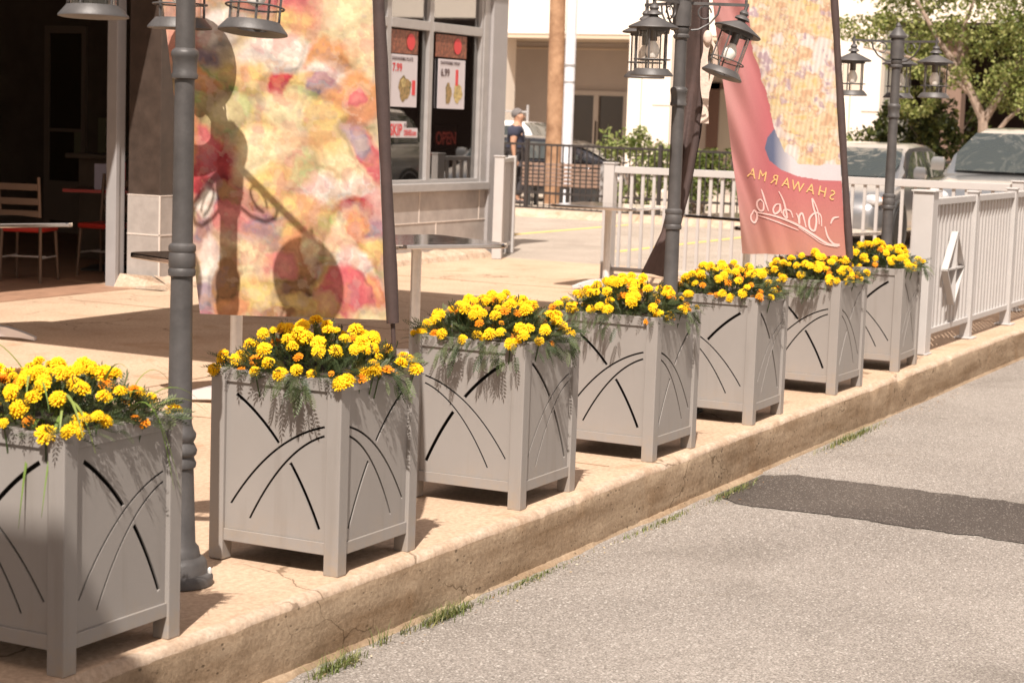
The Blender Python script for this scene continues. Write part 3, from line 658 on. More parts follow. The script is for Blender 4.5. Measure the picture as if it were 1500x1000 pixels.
# ================================================================ FLAGS
def value_noise(x, y, seed):
    rg = np.random.default_rng(seed); g = rg.random((64,64))
    xi = np.floor(x).astype(int); yi = np.floor(y).astype(int); xf, yf = x-xi, y-yi
    xf = xf*xf*(3-2*xf); yf = yf*yf*(3-2*yf)
    g00 = g[xi%64, yi%64]; g10 = g[(xi+1)%64, yi%64]; g01 = g[xi%64, (yi+1)%64]; g11 = g[(xi+1)%64, (yi+1)%64]
    return (g00*(1-xf)+g10*xf)*(1-yf)+(g01*(1-xf)+g11*xf)*yf
def fbm(x, y, seed, o=4):
    s = 0; a = .5
    for i in range(o): s = s + a*value_noise(x*2**i+7.3*i, y*2**i+3.1*i, seed+i); a *= .5
    return s/(1-.5**o)
def paint_blobs(px, py, base, blobs, warp=13, soft=.42, seed=5):
    wx = px+(fbm(px/45, py/45, seed)-.5)*2*warp+(fbm(px/14, py/14, seed+9)-.5)*warp*.8
    wy = py+(fbm(px/45+31, py/45+17, seed+3)-.5)*2*warp+(fbm(px/14+5, py/14+9, seed+11)-.5)*warp*.8
    col = np.zeros(px.shape+(3,)); col[:] = base
    for b in blobs:
        cx, cy, rx, ry, ang, c = b[:6]; e = b[6] if len(b) > 6 else 2.4
        rx *= 1.22; ry *= 1.22; a = math.radians(ang); dx, dy = wx-cx, wy-cy
        u = (dx*math.cos(a)+dy*math.sin(a))/rx; v = (-dx*math.sin(a)+dy*math.cos(a))/ry
        r = (np.abs(u)**e+np.abs(v)**e)**(1/e)
        m = np.clip((1-r)/soft, 0, 1); m = m*m*(3-2*m)
        col = col*(1-.24*np.exp(-((r-1.02)/.14)**2)*(r > .9)*np.clip(.5+.9*fbm(px/30, py/30, int(cx)), 0, 1))[...,None]
        # printed modelling of each chunk: toasted edge, pale middle
        tex = .70+.42*fbm(px/11, py/11, int(cx+cy))+.22*fbm(px/3.5, py/3.5, int(cx+2*cy))
        rim = np.clip((r-.72)/.28, 0, 1)
        dome = 1+.20*np.clip(-(dx/rx+dy/ry)*.7, -1, 1); cc = np.array(c)[None,None]*(tex*dome*(1-.14*rim))[...,None]
        cc = cc + np.clip(1-r*1.5, 0, 1)[...,None]*np.array((.16,.14,.09))*(1 if sum(c) > .8 else .3)
        col = col*(1-m[...,None])+cc*m[...,None]
    return np.clip(col, .01, .95)
Yl=(.72,.50,.18); Yp=(.80,.64,.38); Pk=(.66,.22,.20); Rd=(.50,.045,.06); Rk=(.62,.12,.14); Pu=(.33,.24,.29); Gr=(.36,.40,.13); Gp=(.52,.52,.24); Br=(.33,.17,.08); Wh=(.80,.70,.62); Or=(.66,.30,.12); Dk=(.22,.14,.13)
FOOD1 = [ (430,-120,150,60,10,Yp),(300,-60,60,70,0,Or),(480,-30,60,60,20,Yl),(360,-20,50,40,30,Pk),
 (268,40,34,70,8,(.62,.28,.20)),(330,50,40,30,0,Wh),(440,20,60,34,15,Rk),(500,40,50,70,10,Yp),(395,60,60,40,-20,Yl),(520,110,30,60,0,Yp),
 (330,110,60,34,-20,Yp),(410,95,66,40,10,Wh),(465,95,30,40,20,Or),(300,120,30,44,0,Pu),(350,150,60,55,15,Yl),(480,130,50,34,20,Wh),(430,140,44,28,0,Yl),(405,128,17,18,8,Rd,6),
 (462,128,16,22,50,Pu),(442,150,26,14,20,Gp),(505,140,34,44,20,Or),(505,140,12,16,20,Rk),(300,155,44,50,10,Gr),(290,125,30,16,30,Or),(420,190,62,44,20,Yp),(470,185,30,34,0,Yl),(350,210,58,50,30,Yl),(330,175,26,40,50,Gp),
 (300,255,40,46,20,Rd),(285,215,24,30,0,Rk),(260,200,20,60,0,Or),(390,235,56,44,0,Yp),(400,275,44,30,0,Yl),(470,240,34,46,10,Yl),(500,262,52,50,10,Yp),(512,290,40,34,40,Wh),(432,266,22,40,20,Gp),(452,288,30,34,10,Wh),
 (530,225,22,40,-30,Rk),(515,205,16,26,-30,Pu),(540,310,32,36,0,(.75,.5,.45)),(500,310,34,26,-30,Rd),(325,300,36,30,0,Rd),(300,330,20,60,10,Pu),(300,300,16,26,0,Wh),(355,330,44,38,10,Pk),(385,345,34,34,0,Pu),(345,360,24,14,0,Pu),
 (350,290,44,12,25,Br),(410,300,40,20,20,Yl),(345,410,62,62,20,Yp),(370,440,50,34,0,Yl),(300,400,14,44,10,Wh),(298,450,26,26,0,Pu),(325,420,18,56,8,Br),(330,462,24,14,0,Or),
 (450,340,56,50,10,Yl),(470,355,36,44,10,Gr),(425,375,30,40,0,Or),(445,372,12,30,-20,Yp),(480,395,40,10,-14,Wh),(430,420,34,26,-20,Br),(400,392,24,20,0,Pk),(470,415,20,24,30,Yl),
 (495,345,26,50,20,Yp),(515,340,16,40,-20,Or),(540,350,18,34,0,Pu),(530,380,22,30,20,Yl),(520,400,40,20,40,Wh),(520,425,40,26,35,Rk),(490,432,34,34,10,Rk),(470,455,20,26,0,Yl),(545,430,10,34,-10,Or),(425,455,30,20,0,Yl),(400,470,30,10,0,Br)]
def blend_fn(bx, by, ax, ay): pass
class Flag:
    """fabric hung on a leaning pole. coordinates u 0 (pole) .. 1 (free edge), z height"""
    def __init__(s, base, lean, d, w0, w1, z0, z1, fold, fx, phase=0):
        s.b = Vector(base); s.l = Vector(lean); s.d = Vector(d).normalized(); s.n = Vector((s.d.y, -s.d.x, 0)); s.w0, s.w1, s.z0, s.z1 = w0, w1, z0, z1; s.fold, s.fx, s.ph = fold, fx, phase
    def grid(s, u, z):
        v = (z-s.z0)/(s.z1-s.z0); h = z; s_e = getattr(s, 'edge', 0)
        w = s.w0+(s.w1-s.w0)*(np.minimum(1, v*1.9) if not hasattr(s,'wp') else np.maximum(v, 0)**s.wp)
        f = s.fold*(u**1.2)*np.sin(s.fx*(u*1.0+.30*v*2)+s.ph)+s.fold*.35*np.sin(s.fx*2.3*(u-.5*v)+1.3+s.ph)*u
        f = f + s_e*np.clip((u-.45)/.55,0,1)*np.sin(26*u-6*v*4+.5)*(1-.3*v)
        x = s.b.x+s.l.x*h+s.d.x*w*u+s.n.x*f; y = s.b.y+s.l.y*h+s.d.y*w*u+s.n.y*f
        return np.stack([x, y, z+0*u], -1)
    def pt(s, u, z, off=0):
        p = s.grid(np.array([u]), np.array([z]))[0]; return Vector(p)+s.n*off
def make_flag(label, cat, fl, colfn, nu=230, nz=620, mtl=None, sleeve_r=.029, rootz=.62):
    t = thing('banner_flag', label, cat, (0,0,0), 0, 'feather banners planted in the planters')
    U, Z = np.meshgrid(np.linspace(0,1,nu), np.linspace(fl.z0, fl.z1, nz), indexing='ij')
    P = fl.grid(U, Z); idx = np.arange(nu*nz).reshape(nu,nz)
    F = np.stack([idx[:-1,:-1], idx[1:,:-1], idx[1:,1:], idx[:-1,1:]], -1).reshape(-1,4)
    col = colfn(U, Z) if colfn else None
    base = Vector((fl.b.x+fl.l.x*rootz, fl.b.y+fl.l.y*rootz, rootz)); t.location = base
    npobj('fabric', (P-np.array(base)).reshape(-1,3), F, col.reshape(-1,3) if col is not None else None, mtl or M['flag'], t, smooth=True)
    pts = [fl.pt(0, z)-base-fl.d*sleeve_r*.8 for z in np.linspace(fl.z0-.01, fl.z1, 14)]
    m = MB().tube(pts, [sleeve_r*(.8+.1*math.sin(i*1.7)) for i in range(14)], 10); obj('sleeve', m, M['sleeve'], t)
    m = MB().tube([fl.pt(0, z)-base-fl.d*sleeve_r*.8 for z in (rootz, fl.z0+.02)], .009, 8); obj('pole', m, M['sleeve'], t)
    return t, base
dR = (-.4522,.8913,0)
F1 = Flag((6.175+.03,3.63-.06,0), (-.032,.064,0), dR, .69, .775, .872, 3.35, .014, 5.5, .6)
def col1(U, Z):
    v = (Z-F1.z0)/1.165   # photo: bottom row y 468, z 2.10 -> y 0
    py = 468-468*v; wl = 285-50*np.clip(v,0,1.6); wr = 556-24*np.clip(v,0,1.6)
    px = wr+(wl-wr)*U
    py2 = np.where(py < -60, 468-((-60-py) % 528), py)
    c = paint_blobs(px, py2, Yp, FOOD1, 15)
    g = fbm(px/34, py/34, 71, 4); h = fbm(px/16+9, py/16, 72, 4); k_ = fbm(px/60, py/60+3, 73, 3)
    for cc, m in ((Pk, (g-.54)*7), ((.78,.60,.46), (h-.60)*6), (Pu, (.36-g)*7), (Rk, np.minimum((k_-.56)*9,(h-.48)*9)), (Or, (.37-h)*6)):
        m = np.clip(m, 0, .24)[...,None]; c = c*(1-m)+np.array(cc)*m
    c = c*(.90+.22*fbm(px/5, py/5, 80, 3))[...,None]
    lum = c.mean(-1, keepdims=True); c = lum+(c-lum)*.98; return np.clip(c*.74, .01, .9)
f1, b1 = make_flag('large bright banner printed with chunks of grilled food, rising from the second planter', 'banner', F1, col1)
F2 = Flag((11.845,3.522,0), (-.0516,.1016,0), dR, .655, .81, .835, 3.3, .034, 9.0, 2.1); F2.wp = 1.5
def inpoly(x, y, poly):
    ins = np.zeros(x.shape, bool); n = len(poly)
    for i in range(n):
        (x1,y1),(x2,y2) = poly[i], poly[(i+1)%n]
        if y1 == y2: continue
        c = ((y1 > y) != (y2 > y)) & (x < (x2-x1)*(y-y1)/(y2-y1)+x1); ins ^= c
    return ins
F2.edge = .024
def col2(U, Z):
    y = 375-(Z-F2.z0)*238; v = (375-y)/375; wl_ = (F2.w0+(F2.w1-F2.w0)*((Z-F2.z0)/(3.3-F2.z0))**1.5)*236; xr = 1240-20*v; xl = xr-wl_; x = xr+(xl-xr)*U
    one = np.ones(U.shape+(1,))
    g = np.clip((y-250)/130, 0, 1)[...,None]; lf = np.clip((1130-x)/60, 0, 1)[...,None]
    red = np.array((.60,.14,.16))*(1-g)+np.array((.62,.27,.19))*g
    red = red*(1-.55*lf)+np.array((.50,.31,.26))*.55*lf; red = red*.92
    n = fbm(x/9+4, y/9, 21, 5); n2 = fbm(x/20, y/20, 33, 4); n3 = fbm(x/9, y/9, 44, 3)
    food = one*np.array((.72,.56,.34))
    for c, m in (((.62,.36,.20), (n-.52)*5), ((.68,.48,.18), (.44-n)*5), ((.74,.64,.60), (n2-.50)*6), ((.45,.30,.34), np.minimum((n3-.58)*6,(n2-.42)*6)), ((.50,.24,.16), .6-np.abs(n2-.5)*26)):
        m = np.clip(m, 0, .9)[...,None]; food = food*(1-m)+np.array(c)*m
    food = food*(1+.10*np.sin(x*.9+y*.15))[...,None]
    bowl = one*np.array((.66,.60,.62)); dk = np.clip((1160-x)/26, 0, 1)[...,None]; bowl = bowl*(1-dk)+np.array((.12,.14,.24))*dk
    wx = x+(fbm(x/12,y/12,3)-.5)*6; wy = y+(fbm(x/12,y/12,8)-.5)*5
    F_ = inpoly(wx, wy, [(1082,-700),(1097,0),(1106,76),(1122,130),(1136,190),(1150,222),(1172,240),(1260,238),(1260,-700)])
    B_ = inpoly(x, y, [(1137,188),(1125,203),(1121,218),(1128,236),(1145,249),(1170,258),(1200,262),(1260,262),(1260,200),(1150,200)])
    col = np.where(B_[...,None], bowl, red); col = np.where(F_[...,None], food, col)
    lum = col.mean(-1, keepdims=True); col = lum+(col-lum)*.88; return np.clip(col*.76, .01, .95)
f2, b2 = make_flag('pink and yellow shawarma banner seen from its back, rising from the sixth planter', 'banner', F2, col2, 200, 520)
def on_flag(fl, base, items, off):
    """items: polygons in picture coords (x 0..1 left to right, h in flag widths above the hem)"""
    m = MB()
    for vs, fs in items:
        P = []
        for x, h in vs: P.append(fl.pt(1-x, fl.z0+h*.70, off)-base)
        m.add(P, fs)
    return m
def stroke(pts, w0, w1=None, n=10):
    """Catmull-Rom ribbon"""
    w1 = w0 if w1 is None else w1; P = []; pts = [pts[0]]+list(pts)+[pts[-1]]
    for i in range(1, len(pts)-2):
        for k in range(n):
            t = k/n; p = [pts[i-1], pts[i], pts[i+1], pts[i+2]]
            P.append(tuple(.5*((2*p[1][j])+(-p[0][j]+p[2][j])*t+(2*p[0][j]-5*p[1][j]+4*p[2][j]-p[3][j])*t*t+(-p[0][j]+3*p[1][j]-3*p[2][j]+p[3][j])*t**3) for j in (0,1)))
    P.append(pts[-1]); vs = []
    for i, p in enumerate(P):
        a, b = P[max(0,i-1)], P[min(len(P)-1,i+1)]; dx, dy = b[0]-a[0], b[1]-a[1]; l = math.hypot(dx,dy) or 1
        w = (w0+(w1-w0)*math.sin(PI*i/(len(P)-1)))/2; vs += [(p[0]-dy/l*w, p[1]+dx/l*w), (p[0]+dy/l*w, p[1]-dx/l*w)]
    return vs, [(2*i,2*i+1,2*i+3,2*i+2) for i in range(len(P)-1)]
# photo crop coordinates (1214x1000 for px 1080..1250, py 230..370) -> flag coordinates
def pc(X, Y):
    x = 1080+X*.14; y = 230+Y*.14
    v = (375-y)/375; z = F2.z0+(375-y)/238
    xr = 1240-20*v; xl = xr-(F2.w0+(F2.w1-F2.w0)*max(0,(z-F2.z0)/(3.3-F2.z0))**1.5)*236
    return ((x-xl)/(xr-xl), (z-F2.z0)/.70)
script = []
for pts in ([(150,620),(175,575),(200,600),(205,660),(180,705),(145,680),(140,630),(165,600)],            # curl at swash end
            [(262,480),(235,455),(205,480),(205,530),(235,575),(268,560),(270,500),(262,480)],          # o
            [(245,345),(265,400),(290,480),(325,580)],                                                  # l
            [(455,500),(410,510),(380,560),(400,605),(450,570),(455,500),(470,600)],                    # a
            [(440,365),(470,420),(500,500),(525,640),(490,610),(500,560),(560,570),(585,640)],          # d
            [(620,590),(640,640),(650,700),(650,620),(680,590),(700,650),(720,740)],                    # n
            [(860,700),(845,560),(790,430),(800,520),(830,640),(810,765),(760,740),(755,650),(800,590),(850,580),(880,620),(885,720)], # A
            [(1070,615),(1010,630),(980,690)],[(920,720),(950,830),(1010,900),(1075,905)]):
    script.append(stroke([pc(*p) for p in pts], .008, .018))
script.append(stroke([pc(*p) for p in [(180,590),(400,630),(600,700),(760,790),(920,890),(1000,915),(1075,920)]], .010, .022))
script.append(stroke([pc(*p) for p in [(215,625),(420,690),(640,770)]], .006, .012))
script.append(stroke([pc(*p) for p in [(640,740),(780,830),(900,905),(1060,935)]], .004, .008))
obj('script_lettering', on_flag(F2, b2, script, -.005), M['white_print'], f2, False)
arc_items = []
cent = [(150,180),(265,205),(395,240),(520,270),(635,305),(775,325),(895,350),(1000,385)]   # mirrored  A M R A W A H S
for ch, (X, Y) in zip('AMRAWAHS', cent):
    tm = text_mb(ch, 1.0, False); xs_ = [v[0] for v in tm.v]; ys_ = [v[1] for v in tm.v]; cx, cy = (min(xs_)+max(xs_))/2, (min(ys_)+max(ys_))/2
    vs = []
    for v in tm.v:
        a, b = -(v[0]-cx), (v[1]-cy); rot = math.radians(-14); a, b = a*math.cos(rot)-b*math.sin(rot), a*math.sin(rot)+b*math.cos(rot)
        vs.append(pc(X+a*128, Y-b*150))
    arc_items.append((vs, tm.f))
obj('yellow_lettering', on_flag(F2, b2, arc_items, -.005), M['yellow_print'], f2, False)
# flag seen nearly edge-on behind the second post, its shade painted in as dark brown
bx3, by3 = 10.12, 4.09
t3 = thing('banner_flag', 'flag coloured dark brown for its shaded side, nearly edge-on behind the second lamp post', 'banner', (bx3,by3,.004))
ZK = [.74,.79,1.0,1.25,1.56,2.0,2.21,3.3]; RK = [.0,.004,.030,.084,.126,.153,.142,.11]; LK = [-.165,-.142,-.05,.0,.02,.05,.057,.05]
nz_, nu_ = 90, 22; V = []
for i in range(nz_):
    z = .76+i*(3.2-.76)/(nz_-1); r_ = float(np.interp(z, ZK, RK)); l_ = float(np.interp(z, ZK, LK))
    for j in range(nu_):
        u = j/(nu_-1); lat = r_+(l_-r_)*u; dep = .05+.30*u+.035*math.sin(u*9+z*2.5)+.02*math.sin(u*4-z*4)
        V.append((.888*dep+.452*lat, .446*dep-.891*lat, z+.03*u*math.sin(z)*0))
idx = np.arange(nz_*nu_).reshape(nz_,nu_); F = np.stack([idx[:-1,:-1], idx[1:,:-1], idx[1:,1:], idx[:-1,1:]], -1).reshape(-1,4)
npobj('fabric', np.array(V), F, None, M['shadeflag'], t3, smooth=True)
pts = []
for z in np.linspace(.0,3.2,20):
    lat = float(np.interp(z, ZK, RK))-.025; pts.append((.888*.03+.452*lat, .446*.03-.891*lat, z))
obj('sleeve', MB().tube(pts[5:], .020, 10), M['sleeve'], t3); obj('pole', MB().tube(pts[:6], .010, 8), M['sleeve'], t3)
obj('base_plate', MB().box(-.16,-.16,0,.16,.16,.02), M['blackplastic'], t3, False, .004)
m = MB().sphere((0,0,0), .026, 12, 8, 1.6)
ribs = []
for (pp, w) in (([(0,0,-.02),(-.012,0,-.12),(-.006,0,-.25),(.006,.004,-.36),(.004,0,-.47)], .022), ([(.012,0,.0),(.045,0,-.05),(.048,.003,-.14),(.03,0,-.23),(.008,0,-.30)], .013)):
    o = len(m.v); pl = []
    for i in range(len(pp)-1):
        for k in range(5): t = k/5; pl.append(Vector(pp[i]).lerp(Vector(pp[i+1]), t))
    pl.append(Vector(pp[-1]))
    for i, p in enumerate(pl):
        a = .5*math.sin(i*.5); 
        for sg, dz in ((-1,0),(1,0)):
            for th in (0,.004): m.v.append((p.x*.452+sg*w*math.cos(a)*.452+th*.888, -p.x*.891-sg*w*math.cos(a)*.891+sg*w*math.sin(a)*.4+th*.446, p.z))
    for i in range(len(pl)-1):
        b = o+i*4; m.f += [(b,b+2,b+6,b+4),(b+1,b+5,b+7,b+3),(b,b+4,b+5,b+1),(b+2,b+3,b+7,b+6)]
m.xf(Matrix.Translation((.452*.135-.888*.02, -.891*.135-.446*.02, 2.10)))
obj('tied_cloth', m, M['tie'], t3, label='pale cloth knotted round the flag')

# ================================================================ STOREFRONT
sf = thing('restaurant_building', 'grey block storefront with an open doorway and large windows on the left', 'building', (14.03,10.6,0))
def rel(mb, root): 
    return mb.xf(Matrix.Translation(-Vector(root.location)))
def sfp(name, mb, m, **kw): return obj(name, rel(mb, sf), m, kw.pop('parent', sf), **kw)
# column: brown panel over grey blocks
sfp('column_panel', MB().box(14.03,10.6,.83,15.2,10.95,4.2), M['brown_panel'], smooth=False, bevel=.004)
sfp('column_base', MB().box(14.022,10.592,.10,15.2,10.952,.828), M['block'], smooth=False, bevel=.004)
jn = MB()
jn.box(14.018,10.588,.472,15.2,10.95,.484); jn.box(14.018,10.587,.10,14.03,10.60,.828); jn.box(14.019,10.589,.824,15.2,10.95,.832)
jn.box(15.21,10.584,.430,20.25,10.60,.440)
for x in (15.9,17.3,18.68,20.09): jn.box(x,10.584,.44,x+.010,10.60,.78)
for x in (16.6,18.0,19.07): jn.box(x,10.584,.14,x+.010,10.60,.43)
sfp('mortar_joint', jn, M['mortar'], smooth=False)
sfp('wall', MB().box(15.2,10.59,-.05,20.25,10.9,.78), M['block'], smooth=False, label='low grey concrete block wall under the windows')
rub = MB()
for i in range(90):
    x = 13.95+i*.07; y0 = 10.59-.16-.05*noise.noise((x*2,1,1))-.03*noise.noise((x*7,1,1)); rub.v += [(x,y0,.0),(x,y0+.03,.055+.02*noise.noise((x*8,3,1))),(x,10.60,.12+.02*noise.noise((x*5,3,1)))]
rub.f = [(3*i+j,3*i+j+1,3*i+j+4,3*i+j+3) for i in range(89) for j in (0,1)]
rub.add([(13.95,10.43,0),(13.95,10.46,.05),(13.95,10.62,.12),(13.95,10.97,.12),(13.86,10.97,0),(13.86,10.45,0)], [(0,1,2,3,4),(0,4,5)])
sfp('footing', rub, M['kerbtop'], smooth=False, label='rough concrete footing along the wall foot')
# corner column and upper wall
sfp('corner_column', MB().box(20.25,10.55,-.05,20.62,11.0,4.2), M['wallgrey'], smooth=False, bevel=.006)
sfp('side_wall', MB().box(20.3,11.0,-.05,20.6,19,4.2), M['wallgrey'], smooth=False)
sfp('upper_wall', MB().box(8,10.7,3.9,20.25,11.0,6.5), M['wallgrey'], smooth=False)
sfp('cornice', MB().box(8,10.3,3.95,20.7,10.69,4.25), M['wallgrey'], smooth=False)
# door jamb at the opening
sfp('door_jamb', MB().box(13.88,10.97,0,13.93,11.08,3.9).box(13.945,10.985,0,14.025,11.03,3.9), M['wallgrey'], smooth=False, bevel=.004)
# windows
def window(x0, x1, z0, z1, hm):
    f = MB(); y0, y1 = 10.60, 10.70; s = .045
    f.box(x0,y0,z0,x0+s,y1,z1); f.box(x1-s,y0,z0,x1,y1,z1); f.box(x0+s,y0,z0,x1-s,y1,z0+s*.9); f.box(x0+s,y0,z1-s,x1-s,y1,z1); f.box(x0+s,y0-.004,hm-.05,x1-s,y1,hm+.05)
    w = sfp('window', f, M['alu'], smooth=False, bevel=.004)
    for a, b in ((z0+s*.9,hm-.05),(hm+.05,z1-s)):
        g = MB().box(x0+s,10.645,a,x1-s,10.653,b); obj('pane', rel(g, sf), M['window_glass'], w, False)
    return w
WX = [15.25,16.15,17.05,17.96,18.88,20.10]
for a, b in zip(WX[:-1], WX[1:]): window(a, b, .87, 3.85, 2.59)
sfp('window_post', MB().box(20.10,10.585,.87,20.248,10.72,3.88), M['alu'], smooth=False, bevel=.004)
sfp('window_sill', MB().box(15.2,10.535,.782,20.25,10.72,.868).box(15.2,10.55,.84,20.25,10.60,.872), M['alu'], smooth=False, bevel=.004)
# interior
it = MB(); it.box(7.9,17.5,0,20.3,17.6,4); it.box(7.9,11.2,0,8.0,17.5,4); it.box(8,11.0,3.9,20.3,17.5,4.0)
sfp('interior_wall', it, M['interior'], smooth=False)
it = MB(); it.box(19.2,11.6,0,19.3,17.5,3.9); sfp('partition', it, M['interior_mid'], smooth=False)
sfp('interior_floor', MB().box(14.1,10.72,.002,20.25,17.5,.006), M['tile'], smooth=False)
# inner door in the partition
dr = MB(); X = 19.17
for (y0,z0,y1,z1) in ((15.62,0,15.68,2.56),(16.18,0,16.26,2.56),(15.68,2.47,16.18,2.56),(15.68,1.26,16.18,1.30),(15.68,.0,16.18,.65)): dr.box(X-.03,y0,z0,X+.02,y1,z1)
idr = sfp('inner_door', dr, mat('inner_door_frame', (.26,.20,.16), .5), smooth=False)
obj('pane', rel(MB().box(X-.012,15.68,.65,X-.006,16.18,2.47), sf), mat('inner_door_glass', (.055,.040,.025), .25), idr, False)
PGm = mat('poster_green', (.24,.23,.14), .7)
sfp('wall_picture', MB().box(X-.02,15.68,.98,X,15.79,1.30), PGm, smooth=False); sfp('wall_picture', MB().box(X-.02,15.30,1.0,X,15.42,1.45), PGm, smooth=False)
sfp('counter', MB().box(16.2,12.6,0,18.8,13.3,1.05).box(16.1,12.5,1.05,18.9,13.4,1.10), M['interior_mid'], smooth=False, bevel=.01)
lt = MB()
for x in (16.4,17.4,18.4): lt.box(x,14.8,3.80,x+.35,16.2,3.86)
sfp('ceiling_light', lt, mat('ceiling_panel', (.8,.76,.68), .5), smooth=False)
# posters and signs on the glass (things)
def blob(cx, cz, rx, rz, seed, n=26, y=-.007):
    rg_ = random.Random(seed); ph = [rg_.uniform(0, 6.28) for _ in range(3)]
    pts = []
    for i in range(n):
        a = 2*PI*i/n; r = 1+.10*math.sin(3*a+ph[0])+.08*math.sin(5*a+ph[1])+.06*math.sin(9*a+ph[2]); pts.append((cx+rx*r*math.cos(a), y, cz+rz*r*math.sin(a)))
    return MB().add([(cx,y,cz)]+pts, [(0,i+1,(i+1)%n+1) for i in range(n)])
def sheet(name, x0, x1, z0, z1, m, y=10.628, th=.004, **kw):
    root = thing(name, kw.pop('label'), kw.pop('cat'), ((x0+x1)/2, y, z0)); o = obj(kw.pop('part','paper_sheet'), MB().box(x0-(x0+x1)/2,-th,0,x1-(x0+x1)/2,0,z1-z0), m, root, False); return root
def put_text(root, txt, size, x, z, m, name='lettering', y=-.008, sx=1, bold=True):
    tm = text_mb(txt, size, bold); tm.xf(Matrix(((sx,0,0,x),(0,0,-1,y),(0,1,0,z),(0,0,0,1)))); return obj(name, tm, m, root, False)
p1 = sheet('menu_poster', 18.02,18.62,1.70,2.26, M['paper'], label='white menu poster on the left window pane, with a platter and a red can', cat='poster')
put_text(p1, '7.99', .12, -.24,.38, M['red']); put_text(p1, 'SHAWARMA PLATE', .052, -.25,.495, M['darkprint'])
obj('platter_picture', blob(.03,.20,.13,.13,1), M['foodprint'], p1, False); obj('platter_salad', blob(.0,.26,.05,.05,2,y=-.009), M['friesprint'], p1, False)
obj('can_picture', MB().box(.19,-.008,.13,.26,-.005,.29), M['red'], p1, False, .01)
p2 = sheet('menu_poster', 19.09,19.72,1.70,2.25, M['paper'], label='white menu poster on the right window pane, with fries and a wrap', cat='poster')
put_text(p2, '6.99', .12, -.26,.36, M['darkprint']); put_text(p2, 'SHAWARMA WRAP', .052, -.27,.49, M['darkprint'])
obj('fries_picture', blob(.15,.18,.10,.11,3), M['friesprint'], p2, False)
obj('wrap_picture', blob(-.07,.17,.07,.12,4), M['foodprint'], p2, False)
obj('can_picture', MB().box(.09,-.008,.26,.15,-.005,.44), M['red'], p2, False, .01)
for x0,x1,lab in ((18.02,18.62,'red food picture strip above the menu poster on the left pane'),(19.02,19.74,'red food picture strip above the menu poster on the right pane')):
    r_ = sheet('menu_board', x0,x1,2.27,2.52, M['redfood'], label=lab, cat='menu board', part='picture_strip')
    obj('badge', MB().lathe([(.001,-.003),(.09,-.003)],16,caps=False).xf(Matrix(((1,0,0,.14),(0,0,1,-.006),(0,1,0,.13),(0,0,0,1)))), M['red'], r_, False)
sk = sheet('delivery_sticker', 18.05,18.66,1.37,1.475, M['paper'], label='white and red SKIP THE DISHES sticker on the left pane', cat='sticker')
obj('paper_sheet', MB().box(-.305,-.005,.10,.06,-.001,.175), M['paper'], sk, False)
put_text(sk, 'SKIP', .175, -.30,.025, M['red'], sx=.80); put_text(sk, 'the', .07, .0,.115, M['darkprint'], bold=False); put_text(sk, 'DISHES.com', .085, .005,.025, M['red'], sx=.62, bold=True)
op = thing('open_sign', 'red OPEN neon sign hanging inside the right window', 'sign', (19.48,10.72,1.26))
obj('back_board', MB().box(-.27,.0,-.03,.27,.012,.26), M['blackplastic'], op, False); put_text(op, 'OPEN', .20, -.245,.04, M['neon'], sx=.93)

# ================================================================ SHADE CASTERS (outside the frame: patio canopy, and a slab added for shade)
cn = thing('patio_canopy', 'square canvas canopy above the patio, out of the top of the frame', 'canopy', (10.6,7.1,0))
obj('canvas', MB().add([(-2.7,-1.6,3.38),(2.75,-1.65,3.42),(2.7,1.62,3.40),(-2.65,1.6,3.36),(0,0,3.75)], [(0,1,4),(1,2,4),(2,3,4),(3,0,4)]), M['canvas'], cn, False)
obj('mast', MB().tube([(-2.6,1.6,0),(-2.6,1.6,3.37)], .03, 10).tube([(2.65,1.6,0),(2.65,1.6,3.4)], .03, 10), M['pole'], cn)
cr = thing('shade_slab', 'unseen flat slab added beyond the left edge of the frame to shade the nearest planter', 'canopy', (-4,5,0))
obj('blocker_slab', MB().box(-4,-9,6.38,4.145,3.5,6.46), M['wallgrey'], cr, False)  # unseen slab, added to shade the nearest planter and cut bounce light
obj('support', MB().box(2.3,2.6,0,2.6,2.9,6.38).box(-3.4,2.6,0,-3.1,2.9,6.38), M['wallgrey'], cr, False)

# ================================================================ FENCES
def railing(name, label, p0, p1, hgt, nposts, barstep, barw, barth, zb, top=(.06,.05), skip_end=False, postw=.08, group='pale grey railings round the patio'):
    p0, p1 = Vector(p0), Vector(p1); L = (p1-p0).length; d = (p1-p0)/L; ang = math.atan2(d.y, d.x)
    t = thing(name, label, 'railing', p0, ang, group)
    for i in range(nposts):
        x = L*i/(nposts-1); m = MB().box(x-postw/2,-postw/2,0,x+postw/2,postw/2,hgt+.02).box(x-postw/2-.01,-postw/2-.01,hgt+.02,x+postw/2+.01,postw/2+.01,hgt+.035).box(x-postw/2-.035,-postw/2-.035,0,x+postw/2+.035,postw/2+.035,.012)
        obj('post', m, M['fence'], t, False, .004)
    seg = L/(nposts-1)
    for i in range(nposts-1):
        a, b = seg*i+postw/2, seg*(i+1)-postw/2
        obj('top_rail', MB().box(a,-top[0]/2,hgt-top[1],b,top[0]/2,hgt), M['fence'], t, False, .004)
        obj('bottom_rail', MB().box(a,-.022,zb,b,.022,zb+.045), M['fence'], t, False, .004)
        m = MB(); n = max(1, int((b-a)/barstep)); st = (b-a)/n
        for k in range(n): x = a+st*(k+.5); m.box(x-barw/2,-barth/2,zb+.045,x+barw/2,barth/2,hgt-top[1])
        obj('pickets', m, M['fence'], t, False)
    return t
kf = railing('railing', 'pale grey railing with a diamond ornament, running along the kerb to the right edge', (14.05,3.70,0.004), (18.2,3.70,0.004), 1.14, 4, .105, .042, .018, .13)
dm = MB(); cx, cz, a_, b_ = .68, .60, .26, .275
